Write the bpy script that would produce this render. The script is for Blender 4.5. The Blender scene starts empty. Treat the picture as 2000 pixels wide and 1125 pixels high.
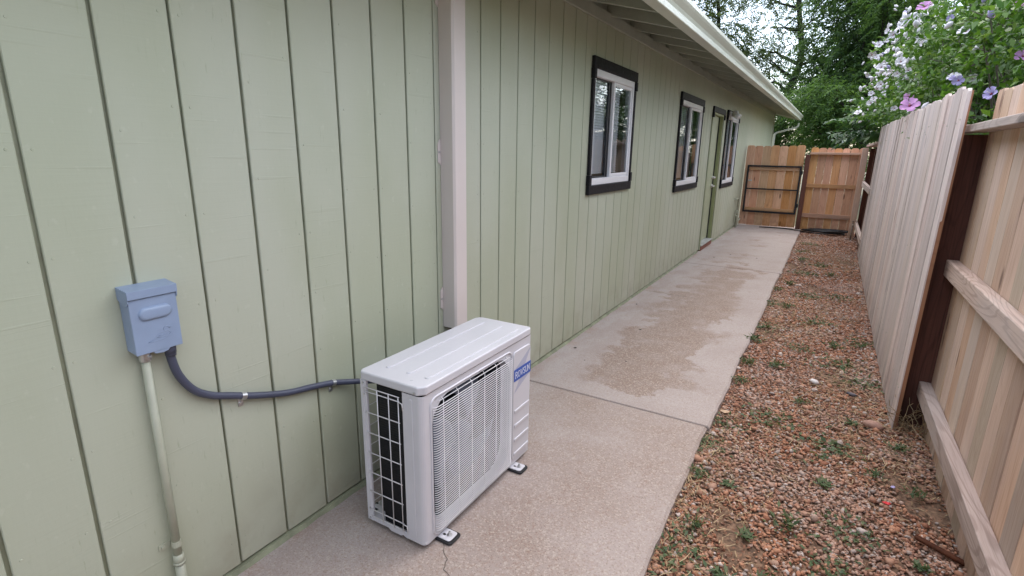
import bpy, math, random
import numpy as np
from mathutils import Vector, Matrix, Euler

random.seed(11)
C = bpy.context.scene.collection
SC = bpy.context.scene
R = math.radians

# ------------------------------------------------------------------ camera
cam = bpy.data.cameras.new('camera')
cam.sensor_width = 36.0
cam.lens = 1036.62 / 2000 * 36.0
cam.clip_start, cam.clip_end = 0.05, 2000
camo = bpy.data.objects.new('camera', cam)
C.objects.link(camo)
RM = ((0.8605077, -0.4896142, -0.1407280), (0.5092045, 0.8349974, 0.2085429), (0.0154020, -0.2511121, 0.9678355))
camo.matrix_world = Matrix([[r[0], r[2], -r[1], t] for r, t in zip(RM, (1.72859, 0.0, 1.56389))] + [[0, 0, 0, 1]])
SC.camera = camo
# ------------------------------------------------------------------ light
SUN_EL, SUN_AZ = R(60), R(5)
world = bpy.data.worlds.new('World')
SC.world = world
world.use_nodes = True
wn = world.node_tree
for n in list(wn.nodes):
    wn.nodes.remove(n)
wo = wn.nodes.new('ShaderNodeOutputWorld')
bg = wn.nodes.new('ShaderNodeBackground')
sky = wn.nodes.new('ShaderNodeTexSky')
sky.sky_type = 'NISHITA'
sky.sun_disc = False
sky.sun_elevation = SUN_EL
sky.sun_rotation = SUN_AZ
sky.air_density = 1.0
sky.dust_density = 2.0
hs = wn.nodes.new('ShaderNodeHueSaturation')
hs.inputs['Saturation'].default_value = 0.86
wn.links.new(sky.outputs[0], hs.inputs['Color'])
wn.links.new(hs.outputs[0], bg.inputs['Color'])
bg.inputs['Strength'].default_value = 0.105
wn.links.new(bg.outputs[0], wo.inputs[0])
sun = bpy.data.lights.new('sun', 'SUN')
sun.energy = 1.5
sun.angle = R(150)
sun.color = (1.0, 0.96, 0.9)
suno = bpy.data.objects.new('sun', sun)
C.objects.link(suno)
sd = Vector((math.sin(SUN_AZ) * math.cos(SUN_EL), math.cos(SUN_AZ) * math.cos(SUN_EL), math.sin(SUN_EL)))
suno.rotation_euler = sd.to_track_quat('Z', 'Y').to_euler()
SC.view_settings.view_transform = 'Standard'
SC.view_settings.look = 'None'
SC.view_settings.exposure = 1.95
SC.view_settings.gamma = 1.0
SC.view_settings.use_curve_mapping = False
SC.cycles.max_bounces = 8
SC.cycles.use_denoising = True


# ------------------------------------------------------------------ helpers
class NT:
    """small node-tree writer"""
    def __init__(self, name):
        self.m = bpy.data.materials.new(name)
        self.m.use_nodes = True
        self.t = self.m.node_tree
        for n in list(self.t.nodes):
            self.t.nodes.remove(n)
        self.out = self.t.nodes.new('ShaderNodeOutputMaterial')

    def n(self, kind, ins=None, out=0, **kw):
        nd = self.t.nodes.new('ShaderNode' + kind)
        for k, v in kw.items():
            setattr(nd, k, v)
        for k, v in (ins or {}).items():
            s = nd.inputs[k]
            if hasattr(v, 'is_output'):
                self.t.links.new(v, s)
            elif isinstance(v, (tuple, list)) and s.type == 'RGBA' and len(v) == 3:
                s.default_value = (*v, 1)
            else:
                s.default_value = v
        return nd.outputs[out]

    def math(self, op, a, b=0.0, clamp=False):
        return self.n('Math', {0: a, 1: b}, operation=op, use_clamp=clamp)

    def mix(self, f, a, b, blend='MIX'):
        return self.n('MixRGB', {0: f, 1: a, 2: b}, blend_type=blend)

    def ramp(self, f, a, b, lo=0.0, hi=1.0):
        return self.n('MapRange', {0: f, 1: a, 2: b, 3: lo, 4: hi}, interpolation_type='SMOOTHSTEP')

    def coord(self, which='Object'):
        return self.n('TexCoord', out={'Generated': 0, 'Object': 3}[which])

    def scale(self, v, s, off=None):
        return self.n('Mapping', {'Vector': v, 'Scale': s, 'Location': off if off is not None else (0, 0, 0)})

    def noise(self, v, scale=5.0, detail=4.0, rough=0.55, dist=0.0, out=0):
        return self.n('TexNoise', {'Vector': v, 'Scale': scale, 'Detail': detail, 'Roughness': rough, 'Distortion': dist}, out=out)

    def rnd(self):
        return self.n('ObjectInfo', out=5)

    def bump(self, h, strength=0.3, dist=0.01):
        return self.n('Bump', {'Height': h, 'Strength': strength, 'Distance': dist})

    def finish(self, color, rough=0.6, normal=None, metallic=0.0, spec=0.5, **extra):
        ins = {'Base Color': color, 'Roughness': rough, 'Metallic': metallic, 'Specular IOR Level': spec}
        ins.update(extra)
        if normal is not None:
            ins['Normal'] = normal
        b = self.n('BsdfPrincipled', ins)
        self.t.links.new(b, self.out.inputs[0])
        return self.m

    def surface(self, sh):
        self.t.links.new(sh, self.out.inputs[0])
        return self.m


class MB:
    """collects faces and links them as one mesh object"""
    def __init__(self):
        self.v, self.f = [], []

    def add(self, vs, fs):
        o = len(self.v)
        self.v += [tuple(p) for p in vs]
        self.f += [tuple(i + o for i in f) for f in fs]
        return self

    def box(self, x0, x1, y0, y1, z0, z1):
        return self.add([(x0, y0, z0), (x1, y0, z0), (x1, y1, z0), (x0, y1, z0), (x0, y0, z1), (x1, y0, z1), (x1, y1, z1), (x0, y1, z1)],
                        [(0, 3, 2, 1), (4, 5, 6, 7), (0, 1, 5, 4), (1, 2, 6, 5), (2, 3, 7, 6), (3, 0, 4, 7)])

    def prism(self, pts, axis, a0, a1):
        """polygon pts (2-D) in the two other axes, extruded along axis"""
        n = len(pts)
        def p3(p, a):
            return (a, p[0], p[1]) if axis == 0 else (p[0], a, p[1]) if axis == 1 else (p[0], p[1], a)
        vs = [p3(p, a0) for p in pts] + [p3(p, a1) for p in pts]
        fs = [tuple(range(n - 1, -1, -1)), tuple(range(n, 2 * n))] + [(i, (i + 1) % n, n + (i + 1) % n, n + i) for i in range(n)]
        return self.add(vs, fs)

    def tube(self, path, r, seg=8, caps=True):
        path = [Vector(p) for p in path]
        rs = r if isinstance(r, (list, tuple)) else [r] * len(path)
        rings = []
        up = None
        for i, p in enumerate(path):
            d = (path[min(i + 1, len(path) - 1)] - path[max(i - 1, 0)]).normalized()
            if up is None:
                up = d.orthogonal().normalized()
            up = (up - d * up.dot(d))
            up = up.normalized() if up.length > 1e-6 else d.orthogonal().normalized()
            w = d.cross(up)
            rings.append([p + (up * math.cos(2 * math.pi * k / seg) + w * math.sin(2 * math.pi * k / seg)) * rs[i] for k in range(seg)])
        vs = [q for ring in rings for q in ring]
        fs = []
        for i in range(len(path) - 1):
            for k in range(seg):
                a, b = i * seg + k, i * seg + (k + 1) % seg
                fs.append((a, b, b + seg, a + seg))
        if caps:
            fs.append(tuple(range(seg - 1, -1, -1)))
            fs.append(tuple(range((len(path) - 1) * seg, len(path) * seg)))
        return self.add(vs, fs)

    def mesh(self, name, mat, smooth=False):
        me = bpy.data.meshes.new(name)
        me.from_pydata(self.v, [], self.f)
        if mat is not None:
            me.materials.append(mat)
        if smooth:
            me.polygons.foreach_set('use_smooth', [True] * len(me.polygons))
        me.update()
        return me

    def build(self, name, mat, parent=None, smooth=False, bevel=0.0, loc=None, seg=1, recalc=True):
        me = self.mesh(name, mat, smooth)
        o = bpy.data.objects.new(name, me)
        C.objects.link(o)
        if parent is not None:
            o.parent = parent
        if loc is not None:
            o.location = loc
        if bevel:
            addbevel(o, bevel, seg)
        return o


def addbevel(o, w, seg=1):
    b = o.modifiers.new('bevel', 'BEVEL')
    b.width = w
    b.segments = seg
    b.limit_method = 'ANGLE'
    b.angle_limit = R(35)


def np_mesh(name, verts, faces, mat, smooth=False):
    """big mesh from arrays; every face has the same number of corners"""
    verts = np.asarray(verts, dtype=np.float32)
    faces = np.asarray(faces, dtype=np.int32)
    me = bpy.data.meshes.new(name)
    me.vertices.add(len(verts))
    me.vertices.foreach_set('co', verts.ravel())
    k = faces.shape[1]
    me.loops.add(faces.size)
    me.loops.foreach_set('vertex_index', faces.ravel())
    me.polygons.add(len(faces))
    me.polygons.foreach_set('loop_start', np.arange(0, faces.size, k, dtype=np.int32))
    me.polygons.foreach_set('loop_total', np.full(len(faces), k, dtype=np.int32))
    if smooth:
        me.polygons.foreach_set('use_smooth', np.ones(len(faces), dtype=bool))
    me.materials.append(mat)
    me.update(calc_edges=True)
    return me


def link(name, me, parent=None, loc=None, rot=None):
    o = bpy.data.objects.new(name, me)
    C.objects.link(o)
    if parent is not None:
        o.parent = parent
    if loc is not None:
        o.location = loc
    if rot is not None:
        o.rotation_euler = rot
    return o


def tag(o, label=None, cat=None, group=None, kind=None):
    if label:
        o['label'] = label
    if cat:
        o['category'] = cat
    if group:
        o['group'] = group
    if kind:
        o['kind'] = kind
    return o


def empty(name, loc, label=None, cat=None, group=None, kind=None, rot=None):
    o = bpy.data.objects.new(name, None)
    o.empty_display_size = 0.1
    C.objects.link(o)
    o.location = loc
    if rot:
        o.rotation_euler = rot
    return tag(o, label, cat, group, kind)


# ------------------------------------------------------------------ materials
def m_plain(name, col, rough=0.5, metallic=0.0, spec=0.5, var=0.06, vscale=6.0, bump=0.0, bscale=120.0, rnd=0.0):
    t = NT(name)
    v = t.coord()
    nz = t.noise(v, vscale, 4)
    f = t.ramp(nz, 0.3, 0.7, 1 - var, 1 + var)
    if rnd:
        f = t.math('MULTIPLY', f, t.ramp(t.rnd(), 0, 1, 1 - rnd, 1 + rnd))
    c = t.mix(1.0, (*col, 1), f, 'MULTIPLY')
    nrm = t.bump(t.noise(v, bscale, 3), bump, 0.003) if bump else None
    rr = t.ramp(t.noise(v, vscale * 3, 3), 0.2, 0.8, max(rough - 0.07, 0.02), min(rough + 0.07, 1))
    return t.finish(c, rr, nrm, metallic, spec)


def m_siding():
    t = NT('sage_painted_plywood')
    v = t.coord()
    off = t.n('VectorMath', {0: v, 1: t.n('CombineXYZ', {2: t.math('MULTIPLY', t.rnd(), 30.0)})}, operation='ADD')
    lo = t.noise(t.scale(v, (1, 1.3, 0.7)), 1.1, 3)
    c = t.mix(t.ramp(lo, 0.35, 0.65), (0.410, 0.432, 0.318), (0.462, 0.478, 0.380))
    c = t.mix(t.ramp(t.rnd(), 0, 1, 0.0, 0.35), c, (0.415, 0.450, 0.335))
    # worn flecks, tall and thin
    fl = t.noise(t.scale(off, (1, 90, 14)), 1.0, 5, 0.65)
    area = t.ramp(t.noise(v, 1.6, 3), 0.42, 0.62)
    c = t.mix(t.math('MULTIPLY', t.ramp(fl, 0.60, 0.70), t.math('MULTIPLY', area, 0.55)), c, (0.31, 0.33, 0.22))
    c = t.mix(t.math('MULTIPLY', t.ramp(t.noise(t.scale(off, (1, 30, 22)), 1.0, 4), 0.62, 0.72), 0.22), c, (0.55, 0.57, 0.47))
    # dust low on the wall
    z = t.n('SeparateXYZ', {0: v}, out=2)
    c = t.mix(t.math('MULTIPLY', t.ramp(z, 0.40, 0.02), t.ramp(t.noise(v, 7, 5), 0.35, 0.75, 0.05, 0.55)), c, (0.30, 0.27, 0.20))
    # saw marks across the sheet
    saw = t.noise(t.scale(off, (1, 3.2, 95)), 1.0, 4, 0.6)
    line = t.ramp(t.noise(t.scale(off, (1, 1.1, 42)), 1.0, 2, 0.5), 0.655, 0.70)
    grain = t.noise(t.scale(off, (1, 40, 12)), 1.0, 3)
    h = t.math('ADD', t.math('MULTIPLY', saw, 0.4), t.math('ADD', t.math('MULTIPLY', line, 0.35), t.math('MULTIPLY', grain, 0.25)))
    c = t.mix(t.math('MULTIPLY', line, 0.05), c, (0.30, 0.31, 0.22))
    return t.finish(c, t.ramp(lo, 0.3, 0.7, 0.5, 0.62), t.bump(h, 0.42, 0.003), spec=0.3)


def m_wood(name, c1, c2, c3, axis=2, knots=True, rnd=0.18, grey=0.0, gcol=(0.33, 0.29, 0.27), rings=0.5, rough=0.8):
    """wood whose grain runs along axis (0 x, 1 y, 2 z)"""
    t = NT(name)
    v = t.coord()
    rn = t.rnd()
    off = t.n('VectorMath', {0: v, 1: t.n('CombineXYZ', {0: t.math('MULTIPLY', rn, 37.0), 1: t.math('MULTIPLY', rn, 91.0), 2: t.math('MULTIPLY', rn, 53.0)})}, operation='ADD')
    def st(a, b):
        s = [a, a, a]
        s[axis] = b
        return tuple(s)
    broad = t.noise(t.scale(off, st(9, 0.9)), 1.0, 3, 0.5, 0.4)
    fine = t.noise(t.scale(off, st(120, 3.0)), 1.0, 4, 0.6)
    c = t.mix(t.ramp(broad, 0.3, 0.7), c1, c2)
    c = t.mix(t.math('MULTIPLY', t.ramp(fine, 0.45, 0.75), 0.7), c, c3)
    rg = t.noise(t.scale(off, st(7, 0.75)), 1.0, 2, 0.4, 0.6)
    ringv = t.math('SINE', t.math('MULTIPLY', rg, 95.0))
    ringm = t.ramp(ringv, 0.35, 1.0)
    c = t.mix(t.math('MULTIPLY', ringm, rings * 0.5), c, c3)
    h = t.math('ADD', t.math('MULTIPLY', fine, 0.6), t.math('MULTIPLY', ringm, 0.3))
    if knots:
        kd = t.n('TexVoronoi', {'Vector': t.scale(off, st(6.0, 1.9)), 'Scale': 1.0})
        km = t.ramp(kd, 0.15, 0.06)
        c = t.mix(t.math('MULTIPLY', km, 0.8), c, tuple(x * 0.38 for x in c3))
        h = t.math('SUBTRACT', h, t.math('MULTIPLY', km, 0.3))
    if grey:
        g = t.noise(t.scale(off, st(3, 1.2)), 1.0, 4, 0.6)
        c = t.mix(t.math('MULTIPLY', t.ramp(g, 0.42, 0.7), grey), c, gcol)
    if axis == 2:
        zz = t.n('SeparateXYZ', {0: v}, out=2)
        c = t.mix(t.math('MULTIPLY', t.ramp(zz, 0.35, 0.0), t.ramp(t.noise(off, 9, 4), 0.3, 0.7, 0.1, 0.5)), c, tuple(x * 0.55 for x in c3))
    hue = t.n('HueSaturation', {'Color': c, 'Value': t.ramp(rn, 0, 1, 1 - rnd, 1 + rnd), 'Saturation': t.ramp(t.math('FRACT', t.math('MULTIPLY', rn, 7.3)), 0, 1, 0.85, 1.15), 'Hue': t.ramp(t.math('FRACT', t.math('MULTIPLY', rn, 13.7)), 0, 1, 0.49, 0.507)})
    return t.finish(hue, rough, t.bump(h, 0.45, 0.003), spec=0.25)


def m_concrete():
    t = NT('weathered_concrete')
    v = t.coord()
    sx = t.n('SeparateXYZ', {0: v}, out=0)
    sy = t.n('SeparateXYZ', {0: v}, out=1)
    big = t.noise(v, 1.5, 5, 0.6)
    warp = t.noise(v, 2.6, 5, 0.62)
    c = t.mix(t.ramp(big, 0.3, 0.7), (0.400, 0.348, 0.328), (0.350, 0.294, 0.270))
    # rain-worn brown patch down the middle of the path
    gx = t.math('SUBTRACT', 1.0, t.math('DIVIDE', t.math('ABSOLUTE', t.math('SUBTRACT', sx, 0.68)), 0.60))
    gy = t.math('MULTIPLY', t.ramp(sy, 3.0, 3.5), t.ramp(sy, 10.0, 5.5, 0.25, 1.0))
    near = t.math('MULTIPLY', t.ramp(sy, 3.06, 2.9), -0.6)
    tan = t.math('MULTIPLY', t.ramp(sy, 3.05, 3.03), t.math('MULTIPLY', t.ramp(sx, 0.0, 0.55, 0.25, 1.0), t.ramp(t.noise(v, 1.9, 5, 0.65), 0.22, 0.80, 0.0, 1.0)))
    f = t.math('ADD', t.math('MULTIPLY', gx, t.math('ADD', gy, near)), t.math('MULTIPLY', t.math('SUBTRACT', warp, 0.5), 2.3))
    edge = t.ramp(t.noise(v, 0.9, 2), 0.4, 0.6, 0.03, 0.26)
    stain = t.n('MapRange', {0: f, 1: t.math('SUBTRACT', 0.46, edge), 2: t.math('ADD', 0.46, edge)}, interpolation_type='SMOOTHSTEP')
    stain = t.math('MULTIPLY', stain, t.ramp(t.noise(v, 5, 4), 0.25, 0.6, 0.5, 1.0))
    c = t.mix(t.math('MULTIPLY', stain, 0.85), c, (0.262, 0.196, 0.160))
    c = t.mix(t.math('MULTIPLY', tan, 0.66), c, (0.275, 0.205, 0.165))
    stain = t.math('ADD', stain, t.math('MULTIPLY', tan, 0.8), clamp=True)
    # pale lime bloom near the wall
    pale = t.math('MULTIPLY', t.ramp(sx, 0.55, 0.1), t.ramp(t.noise(t.scale(v, (3, 1, 1)), 1.7, 4), 0.4, 0.65))
    c = t.mix(t.math('MULTIPLY', pale, 0.4), c, (0.46, 0.435, 0.43))
    # rusty earth tone in the strip by the wall
    c = t.mix(t.math('MULTIPLY', t.ramp(sx, 0.14, 0.0), t.ramp(t.noise(v, 4, 4), 0.45, 0.7, 0, 0.5)), c, (0.33, 0.20, 0.13))
    # exposed sand and aggregate
    sp = t.noise(v, 170, 2, 0.6)
    sp2 = t.n('TexVoronoi', {'Vector': v, 'Scale': 140.0}, out=1)
    spd = t.n('SeparateXYZ', {0: sp2}, out=0)
    amt = t.math('ADD', 0.42, t.math('MULTIPLY', stain, 0.45))
    c = t.mix(t.math('MULTIPLY', t.ramp(sp, 0.55, 0.68), amt), c, (0.15, 0.10, 0.075))
    c = t.mix(t.math('MULTIPLY', t.ramp(spd, 0.72, 0.95), t.math('MULTIPLY', amt, 0.6)), c, (0.56, 0.49, 0.42))
    c = t.mix(t.math('MULTIPLY', t.ramp(spd, 0.25, 0.05), t.math('MULTIPLY', amt, 0.5)), c, (0.25, 0.14, 0.09))
    # wipe marks of mortar by the feet of the machine
    h = t.math('ADD', t.math('MULTIPLY', t.noise(v, 160, 3), 0.7), t.math('MULTIPLY', t.noise(v, 14, 4), 0.5))
    return t.finish(c, 0.82, t.bump(h, 0.5, 0.004), spec=0.3)


def m_island(name, ramp, rough=0.7, spec=0.3, trans=0.0, patch=None, patch_scale=1.0, patch_amt=0.7):
    """colour drawn per loose piece (leaf, stone) from a ramp"""
    t = NT(name)
    r = t.n('NewGeometry', out=8)
    cr = t.t.nodes.new('ShaderNodeValToRGB')
    els = cr.color_ramp.elements
    for i, (p, c) in enumerate(ramp):
        e = els[i] if i < 2 else els.new(p)
        e.position = p
        e.color = (*c, 1)
    t.t.links.new(r, cr.inputs[0])
    c = cr.outputs[0]
    v = t.coord()
    if patch:
        m = t.ramp(t.noise(v, patch_scale, 4, 0.6), 0.47, 0.66, 0.0, patch_amt)
        c = t.mix(t.math('MULTIPLY', m, t.ramp(t.math('FRACT', t.math('MULTIPLY', r, 91.7)), 0.0, 1.0, 0.4, 1.0)), c, patch)
    if trans:
        d = t.n('BsdfPrincipled', {'Base Color': c, 'Roughness': rough, 'Specular IOR Level': spec})
        tr = t.n('BsdfTranslucent', {'Color': t.mix(1.0, c, (1.15, 1.25, 0.55), 'MULTIPLY')})
        return t.surface(t.n('MixShader', {0: trans, 1: d, 2: tr}))
    return t.finish(c, rough, None, spec=spec)


def m_glass():
    t = NT('window_glass')
    fr = t.n('Fresnel', {'IOR': 1.5})
    fr = t.math('MULTIPLY', fr, 1.15, clamp=True)
    v = t.coord()
    nrm = t.bump(t.noise(v, 2.0, 1), 0.03, 0.02)
    gl = t.n('BsdfGlossy', {'Color': (0.93, 0.96, 1.0), 'Roughness': 0.01, 'Normal': nrm})
    tp = t.n('BsdfTransparent', {'Color': (0.95, 0.97, 0.97)})
    return t.surface(t.n('MixShader', {0: fr, 1: tp, 2: gl}))


M = {}
M['siding'] = m_siding()
M['groove'] = m_plain('sage_groove_shaded', (0.30, 0.31, 0.22), 0.7, var=0.15)  # siding paint made darker: shade in the grooves put into the colour
M['eave'] = m_plain('sage_eave_paint', (0.36, 0.38, 0.31), 0.6, var=0.06, rnd=0.05)
M['sheathing'] = m_plain('sage_soffit_shaded', (0.20, 0.215, 0.175), 0.7, var=0.1)  # eave paint darkened, painting in the shade between the rafters
M['gutter'] = m_plain('pale_sage_gutter_metal', (0.60, 0.62, 0.53), 0.38, var=0.04, vscale=2)
M['trim_black'] = m_plain('near_black_trim_paint', (0.010, 0.009, 0.011), 0.6, spec=0.25, var=0.2, vscale=12, bump=0.2)
M['vinyl'] = m_plain('white_vinyl', (0.78, 0.77, 0.78), 0.35, var=0.02)
M['gasket'] = m_plain('dark_gasket', (0.02, 0.02, 0.022), 0.5)
M['blind'] = m_plain('white_blind', (0.72, 0.73, 0.76), 0.5, var=0.03)
M['glass'] = m_glass()
M['dark'] = m_plain('dark_interior', (0.03, 0.032, 0.035), 0.9)
M['door'] = m_plain('sage_door_paint', (0.37, 0.40, 0.27), 0.45, var=0.05)
M['jamb'] = m_plain('olive_jamb_paint', (0.30, 0.33, 0.16), 0.5, var=0.06)
M['steel'] = m_plain('brushed_nickel', (0.62, 0.60, 0.57), 0.3, 1.0)
M['zinc'] = m_plain('zinc_plated_steel', (0.58, 0.58, 0.58), 0.35, 0.9, var=0.15, vscale=40)
M['brick_red'] = m_plain('red_painted_step', (0.20, 0.07, 0.045), 0.7, var=0.2)
M['sill'] = m_plain('grey_metal_sill', (0.42, 0.43, 0.42), 0.45, 0.2, var=0.15)
M['tan'] = m_plain('ivory_vinyl_cover', (0.64, 0.565, 0.53), 0.42, var=0.02, vscale=3)
M['ac'] = m_plain('white_powder_coat', (0.62, 0.61, 0.645), 0.34, var=0.025, vscale=4)
M['acwire'] = m_plain('white_coated_wire', (0.74, 0.73, 0.75), 0.4)
M['coil'] = m_plain('black_coil_fins', (0.012, 0.013, 0.017), 0.45, 0.3)
M['cavity'] = m_plain('blue_cavity_shade', (0.012, 0.015, 0.026), 0.6)  # near-black colour stands in for shade inside the casing
M['fan'] = m_plain('grey_fan_plastic', (0.10, 0.12, 0.17), 0.45)
M['rubber'] = m_plain('black_rubber', (0.014, 0.014, 0.016), 0.6)
M['badge'] = m_plain('blue_badge', (0.020, 0.085, 0.42), 0.35, var=0.02)
M['badge_grey'] = m_plain('silver_print', (0.42, 0.43, 0.53), 0.4)
M['print'] = m_plain('white_print', (0.82, 0.84, 0.90), 0.4)
M['boxgrey'] = m_plain('blue_grey_enamel', (0.265, 0.335, 0.465), 0.40, var=0.05, vscale=9)
M['whip'] = m_plain('slate_vinyl_conduit', (0.062, 0.068, 0.105), 0.42, var=0.08)
M['conduit'] = m_plain('sage_painted_pipe', (0.41, 0.42, 0.325), 0.45, var=0.08, vscale=8)
M['concrete'] = m_concrete()
M['joint'] = m_plain('joint_dirt', (0.045, 0.036, 0.028), 0.95, var=0.3, vscale=30)
M['crack'] = m_plain('crack_dirt', (0.09, 0.07, 0.055), 0.95, var=0.3, vscale=60)
M['cedarB'] = m_wood('pale_cedar', (0.680, 0.580, 0.530), (0.620, 0.520, 0.475), (0.420, 0.300, 0.250), 2, rnd=0.13, grey=0.40, gcol=(0.60, 0.55, 0.54), rings=0.35)
M['cedarA'] = m_wood('tan_cedar', (0.600, 0.455, 0.340), (0.520, 0.380, 0.280), (0.380, 0.245, 0.170), 2, rnd=0.20, grey=0.5, gcol=(0.48, 0.40, 0.36), rings=0.4)
M['cedar_edge'] = m_wood('red_cedar_edge', (0.36, 0.19, 0.125), (0.30, 0.15, 0.10), (0.2, 0.09, 0.06), 2, knots=False)
M['railY'] = m_wood('weathered_rail', (0.56, 0.44, 0.38), (0.48, 0.37, 0.32), (0.27, 0.19, 0.155), 1, rnd=0.1, grey=0.5, gcol=(0.47, 0.42, 0.40), rings=1.0)
M['post'] = m_wood('red_brown_post', (0.125, 0.040, 0.022), (0.090, 0.028, 0.016), (0.040, 0.014, 0.009), 2, knots=False, rnd=0.1)
M['cedarO'] = m_wood('orange_cedar', (0.74, 0.430, 0.235), (0.68, 0.365, 0.190), (0.46, 0.205, 0.095), 2, rnd=0.14, rings=0.5)
M['railX'] = m_wood('orange_cedar_rail', (0.62, 0.37, 0.225), (0.54, 0.31, 0.18), (0.36, 0.18, 0.095), 0, rnd=0.1, grey=0.3)
M['postO'] = m_wood('red_brown_gate_post', (0.17, 0.062, 0.036), (0.13, 0.047, 0.028), (0.07, 0.027, 0.018), 2, knots=False, rnd=0.1)
M['iron'] = m_plain('black_steel', (0.012, 0.012, 0.014), 0.5)
M['hose'] = m_plain('black_hose', (0.011, 0.011, 0.012), 0.5)
M['soil'] = m_plain('dark_soil', (0.16, 0.095, 0.06), 0.95, var=0.5, vscale=40, bump=1.0, bscale=70)
M['earth'] = m_plain('dry_earth', (0.12, 0.11, 0.06), 0.95, var=0.3, vscale=0.4)
M['gravel'] = m_island('red_gravel', [(0.0, (0.19, 0.075, 0.045)), (0.2, (0.35, 0.155, 0.088)), (0.42, (0.47, 0.240, 0.145)), (0.6, (0.33, 0.180, 0.120)), (0.78, (0.43, 0.275, 0.205)), (0.92, (0.36, 0.30, 0.27)), (1.0, (0.58, 0.49, 0.44))],
                       0.8, 0.3, patch=(0.47, 0.40, 0.36), patch_scale=1.7, patch_amt=0.42)
M['straw'] = m_island('dry_straw', [(0.0, (0.20, 0.13, 0.07)), (0.5, (0.35, 0.25, 0.14)), (1.0, (0.46, 0.36, 0.22))], 0.8)
M['weed'] = m_island('weed_leaf', [(0.0, (0.060, 0.100, 0.050)), (0.5, (0.095, 0.145, 0.065)), (1.0, (0.17, 0.19, 0.10))], 0.55, 0.3, 0.25)
M['leafD'] = m_island('dark_locust_leaf', [(0.0, (0.045, 0.090, 0.042)), (0.5, (0.075, 0.135, 0.060)), (0.85, (0.105, 0.175, 0.075)), (1.0, (0.14, 0.21, 0.09))], 0.5, 0.35, 0.5)
M['leafM'] = m_island('fresh_locust_leaf', [(0.0, (0.060, 0.120, 0.045)), (0.5, (0.100, 0.180, 0.062)), (1.0, (0.15, 0.23, 0.08))], 0.5, 0.35, 0.5)
M['leafT'] = m_island('thin_tree_leaf', [(0.0, (0.075, 0.110, 0.068)), (0.5, (0.115, 0.155, 0.090)), (1.0, (0.16, 0.20, 0.12))], 0.5, 0.35, 0.5)
M['leafH'] = m_island('hibiscus_leaf', [(0.0, (0.045, 0.105, 0.020)), (0.4, (0.080, 0.170, 0.030)), (0.8, (0.125, 0.235, 0.045)), (1.0, (0.20, 0.30, 0.08))], 0.42, 0.4, 0.3)
M['leafF'] = m_island('frond_leaf', [(0.0, (0.035, 0.085, 0.042)), (0.5, (0.062, 0.14, 0.055)), (1.0, (0.11, 0.20, 0.07))], 0.45, 0.4, 0.25)
M['bark'] = m_plain('dark_bark', (0.030, 0.026, 0.024), 0.9, var=0.3, vscale=8, bump=0.6, bscale=30)
M['stem'] = m_plain('grey_stem', (0.13, 0.115, 0.085), 0.8, var=0.2)
M['petalW'] = m_plain('white_petal', (0.80, 0.76, 0.80), 0.6, var=0.04)
M['petalP'] = m_plain('pink_purple_petal', (0.56, 0.27, 0.53), 0.6, var=0.12, vscale=20)
M['petalV'] = m_plain('violet_petal', (0.40, 0.35, 0.60), 0.6, var=0.12, vscale=20)
M['heart'] = m_plain('crimson_flower_heart', (0.33, 0.03, 0.10), 0.6)
M['stamen'] = m_plain('cream_stamen', (0.75, 0.68, 0.50), 0.6)
M['redpetal'] = m_plain('red_petal', (0.60, 0.01, 0.02), 0.5)
M['deadleaf'] = m_plain('pale_dead_leaf', (0.52, 0.36, 0.24), 0.8, var=0.2, vscale=30)
M['speck'] = m_plain('dark_debris', (0.05, 0.04, 0.035), 0.9)
M['whitestone'] = m_plain('white_stone', (0.62, 0.58, 0.57), 0.7, var=0.1, vscale=40)

# ------------------------------------------------------------------ ground
g = MB().add([(-300, -300, -0.09), (300, -300, -0.09), (300, 300, -0.09), (-300, 300, -0.09)], [(0, 1, 2, 3)]).build('ground', M['earth'])
tag(g, kind='structure')

# concrete path: slabs with tooled joints
walk = empty('walkway', (0, 0, 0), kind='structure')
rng = np.random.default_rng(5)


def slab(y0, y1):
    """one pour: ragged right edge, rounded arris"""
    n = max(6, int((y1 - y0) / 0.06))
    ys = np.linspace(y0, y1, n)
    ex = 1.315 + np.cumsum(rng.normal(0, 0.0022, n))
    ex = ex - np.linspace(0, ex[-1] - 1.30, n) + rng.normal(0, 0.0018, n)
    mb = MB()
    vs, fs = [], []
    for y, x in zip(ys, ex):
        vs += [(-0.03, y, 0.0), (0.45, y, 0.0), (0.9, y, -0.001), (x - 0.014, y, -0.003), (x, y, -0.014), (x + 0.004, y, -0.09)]
    k = 6
    for i in range(n - 1):
        for j in range(k - 1):
            a = i * k + j
            fs.append((a, a + 1, a + 1 + k, a + k))
    # rounded joint lips
    for i, s in ((0, -1), (n - 1, 1)):
        b = len(vs)
        for j in range(k):
            x, y, z = vs[i * k + j]
            vs.append((x, y + s * 0.005, z - 0.006))
        for j in range(k):
            x, y, z = vs[i * k + j]
            vs.append((x, y + s * 0.006, z - 0.08))
        for j in range(k - 1):
            a, c2, d2 = i * k + j, b + j, b + k + j
            if s < 0:
                fs += [(c2, c2 + 1, a + 1, a), (d2, d2 + 1, c2 + 1, c2)]
            else:
                fs += [(a, a + 1, c2 + 1, c2), (c2, c2 + 1, d2 + 1, d2)]
    mb.add(vs, fs)
    return mb.build('slab', M['concrete'], walk, smooth=False)


cuts = [-4.0, -0.6, 3.045, 7.93, 12.25, 13.6]
for a, b in zip(cuts[:-1], cuts[1:]):
    slab(a + 0.0105, b - 0.0105)
MB().box(-0.03, 1.29, -4.1, 13.7, -0.085, -0.03).build('joint_bed', M['joint'], walk)


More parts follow.
